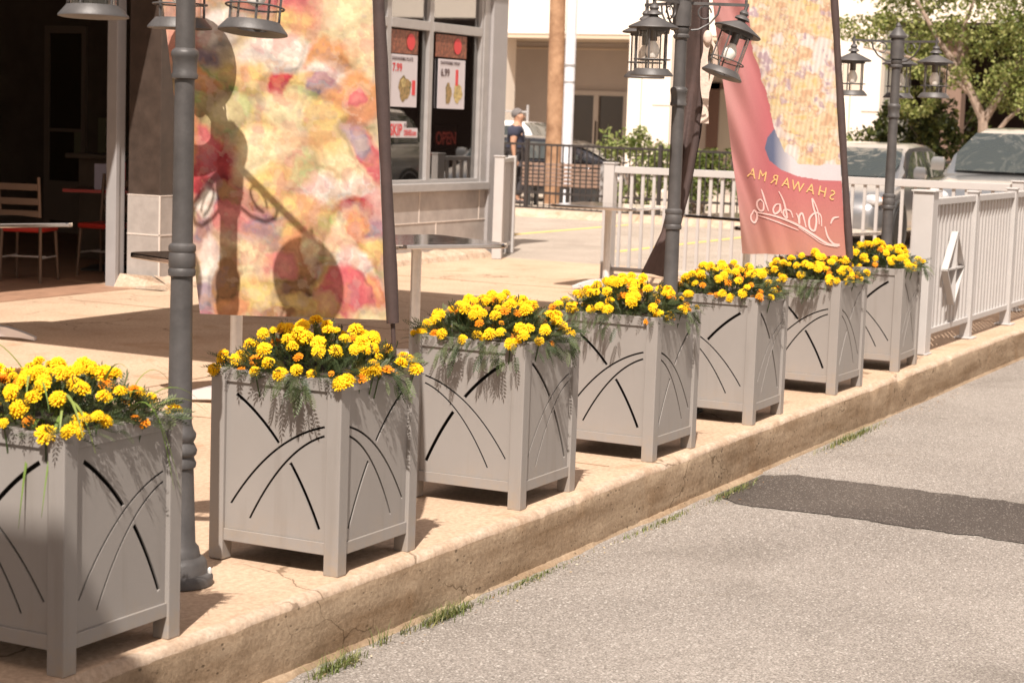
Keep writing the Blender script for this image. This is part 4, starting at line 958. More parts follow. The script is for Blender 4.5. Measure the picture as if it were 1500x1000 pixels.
P = [(cx-a_,cz),(cx,cz+b_),(cx+a_,cz),(cx,cz-b_)]
for i in range(4):
    q0, q1 = P[i], P[(i+1)%4]; dm.bar((q0[0],-.045,q0[1]),(q1[0],-.045,q1[1]),.05,.014)
dm.bar((cx,-.045,cz-b_),(cx,-.045,cz+b_),.05,.012); dm.bar((cx-a_,-.045,cz),(cx+a_,-.045,cz),.05,.012)
obj('diamond_ornament', dm, M['fence'], kf, False)
obj('corner_post', MB().box(-.075,-.06,0,.075,.09,1.19).box(-.09,-.075,1.19,.09,.105,1.205), M['fence'], kf, False, .005)
railing('railing', 'pale grey railing across the back of the patio, in front of the parked silver cars', (18.2,8.08,0.004), (18.2,3.95,0.004), 1.17, 3, .122, .030, .02, .10, (.06,.07), postw=.11)
gt = thing('gate', 'narrow pale grey gate leaf standing open at the storefront corner', 'gate', (19.92,10.24,.004), math.radians(19.5))
obj('post', MB().box(-.055,-.055,0,.055,.055,1.17).box(-.065,-.065,1.17,.065,.065,1.185), M['fence'], gt, False, .004)
g2 = MB(); gl = 1.05
g2.box(.06,-.03,1.10,gl,.03,1.15); g2.box(.06,-.02,.10,gl,.02,.15); g2.box(gl,-.05,0,gl+.09,.05,1.165)
obj('frame', g2, M['fence'], gt, False, .004)
g3 = MB()
for k in range(7): x = .12+k*.115; g3.box(x,-.012,.15,x+.04,.012,1.10)
obj('pickets', g3, M['fence'], gt, False)

# ================================================================ TABLES
def make_table(label):
    t = thing('patio_table', label, 'table', group='square metal tables on the patio')
    h = .45; r = .09; poly = []
    for sx, sy, a0 in ((1,1,0),(-1,1,90),(-1,-1,180),(1,-1,270)):
        for k in range(6): a = math.radians(a0+k*18); poly.append((sx*(h-r)+r*math.cos(a), sy*(h-r)+r*math.sin(a)))
    obj('table_top', MB().prism(poly, .785, .815, 'z'), M['tablemetal'], t, False, .006)
    obj('pedestal', MB().lathe([(.040,.07),(.034,.09),(.034,.76),(.10,.772),(.10,.785)], 20), M['steel'], t)
    f = MB()
    for k in range(4):
        a = k*PI/2+PI/4; c, s = math.cos(a), math.sin(a); n = (-s*.5, c*.5)
        prof = [(.03,.02,.09,.035),(.15,.02,.085,.034),(.26,.015,.055,.030),(.35,.0,.022,.024)]
        o = len(f.v)
        for (q, z0, z1, w) in prof:
            for sg, z in ((-1,z0),(1,z0),(1,z1),(-1,z1)): f.v.append((c*q-s*w*sg, s*q+c*w*sg, z))
        for i in range(3):
            for j in range(4): f.f.append((o+i*4+j,o+i*4+(j+1)%4,o+i*4+4+(j+1)%4,o+i*4+4+j))
        f.f += [(o,o+1,o+2,o+3),(o+12,o+15,o+14,o+13)]
    obj('foot', f, M['footwhite'], t)
    return t
yaw_v = math.radians(26.7)
tb = make_table('square metal table right of the food banner, reflecting the windows'); tb.location = (11.03,6.26,.004); tb.rotation_euler = (0,0,yaw_v+.62)
dup(tb, (8.86,6.16,.004), yaw_v+.70, 'square metal table mostly hidden behind the large food banner')
dup(tb, (17.28,7.68,.004), .02, 'square metal table with white feet beside the end post of the back railing')
dup(tb, (10.21,9.17,.004), yaw_v+.70, 'square metal table at the left edge, in front of the dark doorway')
dup(tb, (16.6,6.0,.004), yaw_v+.8, 'square metal table seen left of the pink banner, behind the second lamp post')
dup(tb, (15.1,4.95,.004), yaw_v+.8, 'square metal table seen right of the pink banner, near the farthest lamp post')

# interior furniture
def make_chair(label):
    t = thing('chair', label, 'chair', group='restaurant chairs with red seats')
    for sx in (-1,1):
        obj('front_leg', MB().tube([(.22,sx*.20,0),(.19,sx*.18,.45)], [.014,.017], 8), M['chairframe'], t)
        obj('back_leg', MB().tube([(-.22,sx*.19,0),(-.19,sx*.18,.45),(-.27,sx*.19,.95)], .016, 8), M['chairframe'], t)
    obj('seat', MB().box(-.2,-.2,.45,.23,.2,.50), M['redseat'], t, False, .02)
    b = MB()
    for z in (.62,.73,.86): x = -.20-.07*(z-.45)/.5*1.1; b.box(x-.012,-.18,z-.03,x+.012,.18,z+.03)
    obj('back_slats', b, M['chairframe'], t, False, .004)
    s = MB().tube([(.2,-.185,.22),(-.2,-.185,.22)], .009, 6).tube([(.2,.185,.22),(-.2,.185,.22)], .009, 6).tube([(.0,-.185,.22),(.0,.185,.22)], .009, 6)
    obj('stretcher', s, M['steel'], t)
    return t
ch = make_chair('restaurant chair with red seat, seen from behind just inside the doorway'); ch.location = (13.75,11.85,.006); ch.rotation_euler = (0,0,math.radians(20))
dup(ch, (14.75,11.75,.006), math.radians(190), 'restaurant chair half hidden by the door jamb, near the black table base')
rt = thing('indoor_table', 'dark restaurant table with a red edge inside the doorway', 'table', (15.35,12.1,.006), yaw_v)
obj('top', MB().box(-.38,-.45,.765,.38,.45,.79), M['darkwood'], rt, False, .005)
obj('red_edge', MB().box(-.39,-.46,.762,-.381,.46,.793).box(-.38,-.461,.762,.38,-.452,.793), M['redseat'], rt, False)
obj('pedestal', MB().tube([(0,0,.02),(0,0,.762)], .035, 12), M['blackplastic'], rt)
obj('base_plate', MB().box(-.30,-.30,0,.30,.30,.02), M['blackplastic'], rt, False, .004)
mh = thing('menu_card', 'pale lilac menu card standing on the red edged table', 'menu', (15.0,12.02,.80), yaw_v); obj('card', MB().box(-.01,-.075,0,.01,.075,.25), M['purpleprint'], mh, False)
mh = thing('menu_card', 'red checked menu card standing on the red edged table', 'menu', (15.05,11.88,.80), yaw_v); obj('card', MB().box(-.01,-.08,0,.01,.08,.27), M['red'], mh, False)
ck = MB()
for i in range(6):
    for j in range(9): ck.box(-.013,-.07+i*.025,.01+j*.03,-.0105,-.07+i*.025+.012,.01+j*.03+.015)
obj('check_pattern', ck, M['darkprint'], mh, False)

# ================================================================ FAR FENCE, BENCH, POLES
bf = thing('iron_fence', 'black iron fence along the far side of the parking lot', 'fence', (30.3,17.5,0.06))
A, B = Vector((0,0,0)), Vector((-1.0,-10.3,0)); L = (B-A).length; d = (B-A)/L
m = MB(); 
for z in (1.12,.30,.04): m.bar(A+Vector((0,0,z)), B+Vector((0,0,z)), .035, .04)
obj('rails', m, M['black_iron'], bf, False)
m = MB(); n = int(L/.118)
for k in range(n):
    p = A+d*(k*.118); m.box(p.x-.009,p.y-.009,.0,p.x+.009,p.y+.009,1.12)
obj('pickets', m, M['black_iron'], bf, False)
for k in range(5):
    p = A+d*(k*L/4); obj('post', MB().box(p.x-.03,p.y-.03,-.05,p.x+.03,p.y+.03,1.2), M['black_iron'], bf, False)
bn = thing('park_bench', 'brown slatted bench standing behind the black iron fence, seen from behind', 'bench', (31.6,15.0,.05), math.radians(6))
m = MB()
for z in (.40,.47,.54,.61,.68,.76): m.box(0,-.75,z-.028,.025,.75,z+.022)
obj('backrest', m, M['benchwood'], bn, False, .004)
m = MB()
for x in (.08,.17,.26,.35): m.box(x,-.75,.36,x+.075,.75,.385)
obj('seat', m, M['benchwood'], bn, False)
for y in (-.62,0,.62): obj('leg', MB().box(.02,y-.03,0,.06,y+.03,.80).box(.36,y-.03,0,.42,y+.03,.36).box(.06,y-.02,.32,.38,y+.02,.36), M['blackplastic'], bn, False)
up = thing('utility_pole', 'weathered brown wooden utility pole behind the iron fence', 'pole', (32.75,15.72,.04))
m = MB().tube([(.0,0,0),(.0,0,1.5),(-.02,.02,4),(-.04,.03,9)], [.165,.155,.145,.12], 18); obj('wooden_shaft', m, M['wood'], up)
wp = thing('white_pole', 'slim pale metal pole right beside the wooden utility pole', 'pole', (32.6,15.38,.04))
obj('shaft', MB().tube([(0,0,0),(0,0,1.2),(0,0,9)], [.105,.100,.095], 16), M['whitepole'], wp)
obj('clamp', MB().lathe([(.108,0),(.108,.04)], 16, (0,0,2.55)), M['alu'], wp); obj('clamp', MB().lathe([(.106,0),(.106,.03)], 16, (0,0,2.25)), M['alu'], wp)
sp = thing('sign_post', 'thin grey post at the right end of the bench', 'post', (31.55,14.15,.04)); obj('shaft', MB().box(-.045,-.045,-.04,.045,.045,.80).box(-.05,-.05,.80,.05,.05,.815), M['wallgrey'], sp, False)
cf = thing('mesh_fence', 'grey wire mesh fence in front of the far building, left of the utility pole', 'fence', (37.9,18.85,0.05))
m = MB().tube([(0,0,0),(0,0,1.85)], .03, 8).tube([(-.02,2.2,0),(-.02,2.2,1.8)], .03, 8); obj('post', m, M['alu'], cf)
obj('top_rail', MB().tube([(0,0,1.70),(-.02,2.2,1.72)], .022, 6), M['alu'], cf)
m = MB()
for k in range(30):
    y = k*.075; m.bar((0,y,.1),(0,min(2.2,y+1.5),1.7) if y+1.5 <= 2.2 else (0,2.2,.1+(2.2-y)*1.067), .005,.005); m.bar((0,y,1.7),(0,min(2.2,y+1.5),.1) if y+1.5 <= 2.2 else (0,2.2,1.7-(2.2-y)*1.067), .005,.005)
obj('wire_mesh', m, M['alu'], cf, False)

# ================================================================ FAR BUILDING
fb = thing('office_building', 'large white building with a deep ground floor recess and square columns across the background', 'building', (41.5,14,0.05))
def fbp(name, mb, m, **kw): return obj(name, rel(mb, fb), m, kw.pop('parent', fb), smooth=False, **kw)
fbp('upper_facade', MB().box(41.5,12.08,3.6,48,60,16).box(41.5,-60,3.95,48,12.08,16), M['stucco'])
fbp('soffit', MB().box(41.52,12.1,3.50,45,60,3.598), M['soffit'])
jl = MB()
for z in (4.55,5.5,6.6): jl.box(41.494,-60,z,41.5,60,z+.018)
for y in range(-10,40,3): jl.box(41.493,y+.2,3.98 if y < 12 else 3.62,41.5,y+.215,16)
fbp('panel_joint', jl, mat('facade_joint', (.62,.54,.46), .9))
for (y0,y1) in ((16.95,18.0),(12.07,13.05),(21.40,22.4),(25.8,26.8)):
    c_ = fbp('column', MB().box(41.3,y0,.0,42.3,y1,3.597), M['stucco'], bevel=.01)
    obj('joint', rel(MB().box(41.29,y0+.66*(y1-y0),0,41.30,y0+.66*(y1-y0)+.018,3.59), fb), M['jointline'], c_, False)
    obj('joint', rel(MB().box(41.29,y0,2.0,41.30,y0+.40*(y1-y0),2.02), fb), M['jointline'], c_, False)
fbp('recess_wall', MB().box(43.6,13.1,0,43.8,60,3.49), M['recess'])
fbp('recess_side', MB().box(42.3,12.9,0,43.6,13.1,3.49), M['recess'])
dk = MB(); dk.box(46.5,-30,0,46.6,12.9,3.9); dk.box(41.52,-30,3.9,46.6,12.07,3.94); dk.box(42.3,12.7,0,46.5,12.88,3.89)
fbp('arcade_wall', dk, M['recess_dark'])
for (y0,y1) in ((10.45,10.86),(7.6,8.0),(4.8,5.2),(2,2.4)): fbp('brown_column', MB().box(41.9,y0,0,42.3,y1,3.89), M['brown_col'])
fbp('grey_column', MB().box(41.6,11.6,0,42.0,12.05,3.89), mat('grey_green_column', (.20,.19,.165), .8))
# recessed wall trim and entrance doors
fbp('wall_trim', MB().box(43.57,13.1,3.32,43.6,30,3.36).box(43.56,20.45,0,43.6,20.52,3.3), M['soffit'])
def glazed_door(y0, y1, z1, nm='entrance_door'):
    f = MB(); s = .11
    for a, b in ((y0,y0+s),(y1-s,y1),((y0+y1)/2-s*.6,(y0+y1)/2+s*.6)): f.box(43.50,a,0,43.598,b,z1-s)
    f.box(43.50,y0,z1-s,43.598,y1,z1)
    d_ = fbp(nm, f, mat('door_frame_'+str(int(y0)), (.40,.34,.29), .6))
    for a, b in ((y0+s,(y0+y1)/2-s*.6),((y0+y1)/2+s*.6,y1-s)):
        obj('pane', rel(MB().box(43.57,a,.1,43.575,b,z1-s), fb), mat('dark_pane', (.05,.04,.033), .12), d_, False)
        obj('push_bar', rel(MB().box(43.47,a+.05,.98,43.49,b-.05,1.02), fb), M['alu'], d_, False)
        obj('handle', rel(MB().box(43.46,(y0+y1)/2-.03,1.0,43.49,(y0+y1)/2-.01,1.6), fb), M['alu'], d_, False)
    return d_
glazed_door(18.95, 20.62, 2.33)
sd = MB().box(43.55,18.3,0,43.598,18.6,2.33); sd.box(43.55,20.80,0,43.598,21.1,2.33); fbp('side_light', sd, mat('side_light_glass', (.045,.036,.03), .15))
fbp('ground_window', MB().box(43.55,15.2,.8,43.598,16.6,2.45), mat('pale_blind', (.36,.31,.25), .6)); fbp('window_frame', MB().box(43.53,16.6,.7,43.598,16.9,2.6).box(43.53,14.9,2.45,43.598,16.9,2.6), mat('reddish_frame', (.13,.07,.05), .7))
fbp('meter_box', MB().box(43.4,22.45,1.9,43.6,22.75,2.65), M['blackplastic'])

# ================================================================ VEGETATION
def leaves(name, blobs, n, size, cols, m, parent, seed=1, squash=1., clump=1.0, aspect=.5):
    rg = np.random.default_rng(seed); V = []; Cc = []
    w = np.array([b[3]*b[4]*b[5] for b in blobs])**.75; w /= w.sum(); which = rg.choice(len(blobs), n, p=w)
    B = np.array(blobs)[which]
    d = rg.normal(size=(n,3)); d /= np.linalg.norm(d,axis=1)[:,None]; r = rg.uniform(.35,1,n)**.55
    P = B[:,:3]+d*r[:,None]*B[:,3:6]
    # clumpiness: drop points in noise holes
    keep = np.array([noise.noise(Vector(p)*2.2*clump)+.35*noise.noise(Vector(p)*6*clump) > -.12 for p in P]); P = P[keep]; d = d[keep]; n = len(P)
    Rm = rotm(n); s = size*rg.uniform(.6,1.35,n)
    q = np.array([(0,-1,0),(aspect,0,.12),(0,1,0),(-aspect,0,.12)])
    V = np.einsum('nij,kj->nki', Rm, q)*s[:,None,None]+P[:,None]
    base = np.array(cols)[rg.integers(0,len(cols),n)]*rg.uniform(.8,1.25,(n,1))
    F = np.arange(n*4).reshape(n,4)
    return npobj(name, V.reshape(-1,3), F, np.repeat(base,4,0), m, parent)
GB = [(.10,.13,.028),(.14,.17,.04),(.07,.10,.02),(.19,.21,.06)]
def bush(loc, w, dpt, h, label, seed, n=5200, cols=GB, size=.045, grp='green bushes behind the iron fence'):
    t = thing('bush', label, 'bush', loc, 0, grp); rg = random.Random(seed)
    bl = [(0,0,h*.45,dpt/2,w/2,h*.5)]
    for k in range(9): bl.append((rg.uniform(-.3,.3)*dpt, rg.uniform(-.42,.42)*w, rg.uniform(.3,.85)*h, dpt*.25, w*rg.uniform(.12,.22), h*rg.uniform(.15,.28)))
    leaves('foliage', bl, n, size, cols, M['leaf_bush'], t, seed)
    m = MB()
    for k in range(9): a = rg.uniform(-.3,.3); m.tube([(rg.uniform(-.1,.1),rg.uniform(-.2,.2)*w,0),(a*.4*dpt,rg.uniform(-.35,.35)*w,h*.5),(a*.6*dpt,rg.uniform(-.42,.42)*w,h*.85)], [.02,.012,.005], 5)
    obj('stems', m, M['bark'], t)
    return t
bush((31.3,13.3,.05), 1.25, 1.0, 1.5, 'rounded pale green bush left of the second lamp post', 11, 4200, cols=[(.16,.19,.05),(.22,.25,.08),(.10,.14,.03),(.30,.31,.13)])
bush((31.5,12.3,.05), 1.15, 1.0, 1.22, 'lower green bush just left of the second lamp post, behind the iron fence', 12, 3800)
bush((31.6,11.1,.05), 1.5, 1.1, 1.85, 'taller dark green bush between the second lamp post and the pink banner', 13, 6000)
bush((31.7,9.9,.05), 1.3, 1.0, 1.6, 'green bush mostly hidden behind the pink banner', 14, 3800)
bush((37.5,9.9,.0), 2.0, 1.4, 2.35, 'leafy dark shrub between the silver car and the big tree', 15, 6500, cols=[(.045,.06,.014),(.075,.09,.022),(.12,.12,.035),(.03,.04,.012)], size=.07, grp='shrubs in front of the arcade')
bush((37.2,11.2,.0), 1.4, 1.2, 1.8, 'small dark shrub behind the roof of the silver compact car', 16, 3000, cols=[(.045,.06,.014),(.075,.09,.022),(.11,.12,.035)], size=.065, grp='shrubs in front of the arcade')
tr = thing('tree', 'leafy green tree with pale forked trunk at the upper right', 'tree', (36.2,8.5,0))
m = MB()
m.tube([(0,0,0),(-.02,.05,1.2),(.0,.10,1.9),(-.1,.45,2.6),(-.2,.95,3.3),(-.3,1.5,4.2)], [.13,.11,.09,.07,.05,.03], 9)
m.tube([(0,.08,1.85),(.1,-.25,2.5),(.2,-.7,3.4),(.2,-1.2,4.4)], [.08,.06,.045,.025], 8)
m.tube([(-.05,.3,2.3),(-.2,.8,2.75),(-.4,1.5,3.0),(-.5,2.3,3.15)], [.05,.04,.028,.015], 7)
m.tube([(-.12,.6,2.8),(-.1,.55,3.5),(-.1,.3,4.3)], [.05,.035,.02], 7)
m.tube([(0,.0,1.4),(.0,-.35,1.9),(.0,-.8,2.3)], [.05,.04,.02], 7)
obj('trunk', m, M['bark'], tr)
rg = random.Random(5); bl = []
for (y, z, ry, rz_) in ((.4,3.7,1.5,.75),(-.6,3.2,1.2,.8),(1.6,3.5,1.1,.5),(2.5,3.55,.8,.32),(-1.4,2.9,1.0,.75),(-.3,2.5,.9,.5),(-1.3,2.2,.8,.5),(.9,2.75,.7,.35),(1.5,2.9,.6,.3),(0,4.8,2.0,.9),(1.9,4.4,1.3,.5),(-1.8,3.9,1.0,.7),(1.35,2.2,.35,.35),(-2.4,2.8,1.0,.9)):
    bl.append((rg.uniform(-.4,.4), y, z, .8, ry, rz_))
leaves('crown', bl, 44000, .044, [(.18,.21,.055),(.26,.28,.085),(.33,.33,.13),(.11,.14,.035)], M['leaf_tree'], tr, 8, clump=1.0)
t2 = thing('tree', 'second tree whose crown fills the right edge behind the large silver car', 'tree', (39,5.5,0))
obj('trunk', MB().tube([(0,0,0),(0,.1,2),(.1,0,4.5)], [.14,.11,.05], 9).tube([(0,.1,1.8),(0,.7,2.8),(0,1.2,3.6)], [.07,.05,.02], 7), M['bark'], t2)
leaves('crown', [(0,.3,3.6,1.1,1.9,.9),(0,-1.0,3.3,1,1.3,1.2),(0,1.3,2.8,.9,.9,.8),(0,.2,4.0,.9,1.5,.45),(0,0,2.4,.9,1.3,.6)], 15000, .07, [(.12,.15,.035),(.18,.21,.06),(.09,.11,.025),(.25,.26,.09)], M['leaf_tree'], t2, 9)

# ---------------------------------------------------------------- kerb weeds
def weed(x, y, n, h, sp, label, seed):
    t = thing('weed', label, 'weed', (x,y,-.25), 0, 'weeds growing at the foot of the kerb'); rg = np.random.default_rng(seed); V = []; F = []; Cc = []
    for i in range(n):
        px, py = rg.normal()*sp, -abs(rg.normal())*.02+.0; a = rg.uniform(0,2*PI); L = h*rg.uniform(.5,1.2); w = rg.uniform(.0012,.003); o = len(V); bend = rg.uniform(.3,1.7)
        c = np.array([(.15,.18,.05),(.10,.13,.035),(.27,.25,.10)])[rg.integers(0,3)]
        for k in range(4):
            s_ = k/3; p = (px+math.cos(a)*L*bend*s_*s_, py+math.sin(a)*L*bend*s_*s_*.6, L*(s_-.35*bend*s_*s_)); ww = w*(1-s_*.9)
            V += [(p[0]-math.sin(a)*ww, p[1]+math.cos(a)*ww, p[2]), (p[0]+math.sin(a)*ww, p[1]-math.cos(a)*ww, p[2])]; Cc += [c,c]
        F += [(o+2*k,o+2*k+1,o+2*k+3,o+2*k+2) for k in range(3)]
    npobj('blades', np.array(V), np.array(F), np.array(Cc), M['grass'], t)
weed(6.30,3.42,330,.060,.10,'bushy grass tuft at the kerb foot below the second planter',1)
weed(5.50,3.40,200,.070,.08,'grass tuft at the kerb foot at the bottom of the photo',2)
weed(5.86,3.44,24,.085,.03,'thin weed sprig at the kerb foot left of the bushy tuft',3)
weed(6.02,3.43,18,.09,.02,'single upright sprig just left of the bushy tuft',4)
weed(11.45,3.42,420,.05,.26,'long low strip of grass at the kerb foot below the two farthest planters',5)
weed(9.35,3.40,240,.040,.15,'low weeds at the kerb end of the dark asphalt strip',6)
weed(8.45,3.41,200,.030,.22,'sparse moss and weeds at the kerb foot before the dark strip',7)
weed(7.0,3.42,260,.026,.20,'flat yellowish moss at the kerb foot below the third planter',8)
# leaf litter along the kerb : stuff
rg = np.random.default_rng(12); n = 420; x = rg.uniform(4.6,14,n); P = np.stack([x, 3.40-np.abs(rg.normal(size=n))*.05, np.full(n,-.243)+rg.uniform(0,.006,n)],-1)
Rm = rotm(n); s_ = rg.uniform(.003,.011,n); q = np.array([(0,-1,0),(.5,0,.1),(0,1,0),(-.5,0,.1)]); V = np.einsum('nij,kj->nki', Rm, q)*s_[:,None,None]*np.array([1,1,.35])+P[:,None]
col = np.repeat(np.array([(.30,.17,.08),(.45,.33,.18),(.16,.10,.05),(.6,.5,.36)])[rg.integers(0,4,n)],4,0)
npobj('leaf_litter', V.reshape(-1,3), np.arange(n*4).reshape(n,4), col, M['grass'], kind='stuff', label='dry leaf bits and grit scattered along the kerb foot', cat='litter')
n = 260; P = np.stack([rg.uniform(4.5,16,n), 3.3-rg.uniform(0,1,n)**1.3*4, np.full(n,-.2475)],-1); s_ = rg.uniform(.003,.010,n); Rm = rotm(n)
V = np.einsum('nij,kj->nki', Rm, q)*s_[:,None,None]*np.array([1,1,.25])+P[:,None]
npobj('road_grit', V.reshape(-1,3), np.arange(n*4).reshape(n,4), np.repeat(rg.uniform(.35,.75,(n,1))*np.array([[1,.9,.8]]),4,0), M['grass'], kind='stuff', label='pale grit and paper bits scattered over the asphalt', cat='grit')

# ================================================================ CARS
def make_car(name, label, loc, rz, paint, L=4.3, W=1.75, H=1.45, hood=.95, belt=.93, cab=(1.15,1.95,3.25,4.1), suv=False, scale=1, fr_red=True, group=None):
    """car nose towards +x at x=L ... built nose at x=0 pointing to -x ; length along +x"""
    t = thing(name, label, 'car', loc, rz, group)
    def ring(x, hw, z0, z1, k=.12, n=6):
        pts = []
        # half profile bottom->top right side, rounded shoulders
        prof = [(hw*.90,z0),(hw*.99,z0+.10),(hw,z0+(z1-z0)*.45),(hw*.985,z0+(z1-z0)*.75),(hw*.93,z1-.035),(hw*.80,z1),(hw*.35,z1+.02)]
        return [(x,-a,z) for a,z in prof]+[(x,a,z) for a,z in prof[::-1]]
    st = [(.0,.62,.28,.52),(.06,.74,.22,.66),(.22,.83,.20,.76 if not suv else .88),(.55,.865,.18,hood-.09),(.9,.875,.18,hood-.03),(cab[0],.875,.18,hood+.01),(1.7,.875,.18,belt),(2.4,.875,.18,belt+.02),(3.2,.875,.18,belt+.04),(cab[3]-.35,.87,.20,belt+.04),(L-.25,.84,.22,belt+.02),(L-.06,.78,.26,belt-.08),(L,.70,.34,belt-.30)]
    V = []; F = []
    for x, hw, z0, z1 in st: V += ring(x, hw*W/1.75, z0, z1)
    m_ = 14
    for i in range(len(st)-1):
        for j in range(m_): F.append((i*m_+j, i*m_+(j+1)%m_, (i+1)*m_+(j+1)%m_, (i+1)*m_+j))
    F.append(tuple(range(m_))); F.append(tuple(range((len(st)-1)*m_, len(st)*m_)))
    body = obj('body', MB().add(V, F), paint, t); md = body.modifiers.new('s','SUBSURF'); md.levels = md.render_levels = 2
    # cabin
    a, b, c, d = cab; hb = W/2*.90; ht = W/2*.70
    V = []; 
    cs = [(a,hb*.97,belt-.02,belt),(a+(b-a)*.33,hb*.97,belt,belt+(H-belt)*.42),(b-.12,ht*1.06,belt,H-.075),(b+.10,ht*1.04,belt,H-.012),((b+c)/2,ht*1.04,belt,H+.012),(c,ht*1.02,belt,H-.02),(c+(d-c)*.35,ht*1.0,belt,H-.13),(d,hb*.88,belt,belt+.02)]
    for x, tw, zb, zt in cs:
        f_ = (zt-belt)/(H-belt); wb = hb+.02; V += [(x,-wb*(1 if f_ > .05 else .96),zb-.02),(x,-(wb+(tw-wb)*f_)-.004,zb+(zt-zb)*.55+.0),(x,-tw-.0,zt-.05*max(0,f_)),(x,-tw*.88,zt),(x,tw*.88,zt),(x,tw,zt-.05*max(0,f_)),(x,(wb+(tw-wb)*f_)+.004,zb+(zt-zb)*.55),(x,wb*(1 if f_ > .05 else .96),zb-.02)]
    F = []
    for i in range(len(cs)-1):
        for j in range(7): F.append((i*8+j,i*8+j+1,(i+1)*8+j+1,(i+1)*8+j))
    F += [tuple(range(8)), tuple(range((len(cs)-1)*8, len(cs)*8))]
    obj('cabin', MB().add(V, F), paint, t)
    g = MB(); o_ = .012
    wa, wt = hb*.90, ht*.92
    za, zt = belt+.035, H-.09
    xa, xb = a+.06, b-.10
    def follow(idx_, wsc, inz, inx, sgn):
        N = 8; rows = []; st_ = [cs[i] for i in idx_]
        for (x, tw, zb, zt), ix_, iz_ in zip(st_, inx, inz):
            f_ = (zt-belt)/(H-belt); wv = (hb*.93 if f_ < .06 else hb+(tw-hb)*f_*1.0)*wsc
            rows.append([(x+ix_+sgn*(.025+.03*(1-(q/N*2-1)**2)), (q/N*2-1)*wv, zt+iz_+.02) for q in range(N+1)])
        vs = [p for r in rows for p in r]; n1 = N+1
        return vs, [(i*n1+j,i*n1+j+1,(i+1)*n1+j+1,(i+1)*n1+j) for i in range(len(rows)-1) for j in range(N)]
    obj('windshield', MB().add(*follow((0,1,2), .93, (.025,.0,-.01), (.03,0,0), -1)), M['carglass'], t)
    obj('rear_window', MB().add(*follow((7,6,5), .86, (.05,.0,-.02), (-.06,0,0), 1)), M['carglass'], t)
    for s in (-1,1):
        def sp(x, z):  # on side plane
            f_ = (z-belt)/(H-belt); return (x, s*((hb+.02)+(ht*1.05-(hb+.02))*f_+.014), z)
        x0, x1, x2 = a+.35, (b+c)/2-.05, c+.25
        fw = MB().add([sp(x0+.0,belt+.03),sp(x1,belt+.03),sp(x1,H-.10),sp(b+.12,H-.10),sp(b-.10,H-.17)], [(0,1,2,3,4)]); obj('side_window', fw, M['carglass'], t, False)
        rw = MB().add([sp(x1+.06,belt+.03),sp(x2,belt+.06),sp(c+.10,H-.16),sp(c-.12,H-.10),sp(x1+.06,H-.10)], [(0,1,2,3,4)]); obj('side_window', rw, M['carglass'], t, False)
        mr = MB().lathe([(.001,-.09),(.07,-.085),(.085,-.06),(.09,.0),(.085,.05),(.06,.085),(.001,.09)],4).xf(Matrix.Translation((a+.42, s*(W/2+.10), belt+.11)) @ Matrix.Diagonal((.6,1.35,.95,1)) @ Matrix.Rotation(PI/4,4,'Z')); obj('mirror', mr, paint, t)
        obj('headlight', MB().sphere((0,0,0), .1, 14, 8).xf(Matrix.Translation((.20, s*W/2*.76, hood-.27 if not suv else hood-.24)) @ Matrix.Rotation(s*.6,4,'Z') @ Matrix.Diagonal((1.1,1.8,.85,1))), M['headlamp'], t)
        obj('indicator', MB().sphere((0,0,0), .075, 10, 6).xf(Matrix.Translation((.34, s*W/2*.90, hood-.27)) @ Matrix.Rotation(s*1.1,4,'Z') @ Matrix.Diagonal((.6,1.6,.9,1))), M['amber'], t)
        obj('tail_light', MB().sphere((0,0,0), .09, 10, 6).xf(Matrix.Translation((L-.14, s*W/2*.80, belt-.13)) @ Matrix.Diagonal((1,1.7,.9,1))), M['redlens'], t)
        for x in (.82, L-.85):
            R_ = .31 if not suv else .36
            wh = MB(); wh.lathe([(R_*.62,-.10),(R_*.94,-.10),(R_,-.07),(R_,.07),(R_*.94,.10),(R_*.62,.10)], 28)
            mt_ = Matrix.Translation((x, s*(W/2-.09), R_)) @ Matrix.Rotation(PI/2,4,'X')
            w_ = obj('wheel', wh.xf(mt_), M['rubber'], t)
            rm = MB().lathe([(.01,.07*1),(R_*.20,.075),(R_*.58,.06),(R_*.66,.10),(R_*.66,-.10),(R_*.58,-.06),(R_*.2,-.075),(.01,-.07)], 20, caps=False)
            obj('rim', rm.xf(mt_), M['rim'], w_)
            obj('wheel_arch', MB().torus((0,0,0), R_+.05, .035, 28, 6).xf(Matrix.Translation((x, s*(W/2-.025), R_)) @ Matrix.Rotation(PI/2,4,'X')), M['blackplastic'], t)
        obj('door_handle', MB().box(2.15,s*(W/2+.006)-.012,belt-.14,2.33,s*(W/2+.006)+.012,belt-.115), paint, t, False)
    gr = MB()
    for k in range(4): gr.box(.015-.005*k,-.36,.42+k*.055,.075,.36,.445+k*.055)
    obj('grille', gr, M['alu'], t, False, .004)
    obj('lower_grille', MB().box(.02,-.45,.27,.10,.45,.38), M['blackplastic'], t, False, .01)
    obj('number_plate', MB().box(-.015,-.16,.36,.01,.16,.45), M['paper'], t, False)
    wp_ = MB(); wp_.bar((a-.02,-.55,belt+.035),(a+.16,.05,belt+.15),.012,.012); wp_.bar((a-.02,.0,belt+.035),(a+.16,.6,belt+.15),.012,.012); obj('wiper', wp_, M['blackplastic'], t, False)
    if scale != 1: t.scale = (scale,)*3
    return t
make_car('parked_car', 'silver compact car with orange indicator, parked behind the farthest lamp post', (25.0,8.05,0), 0, M['silver'], L=4.2, H=1.44, hood=.96, belt=.95, cab=(.95,1.85,3.2,4.05), group='cars parked behind the patio railing')
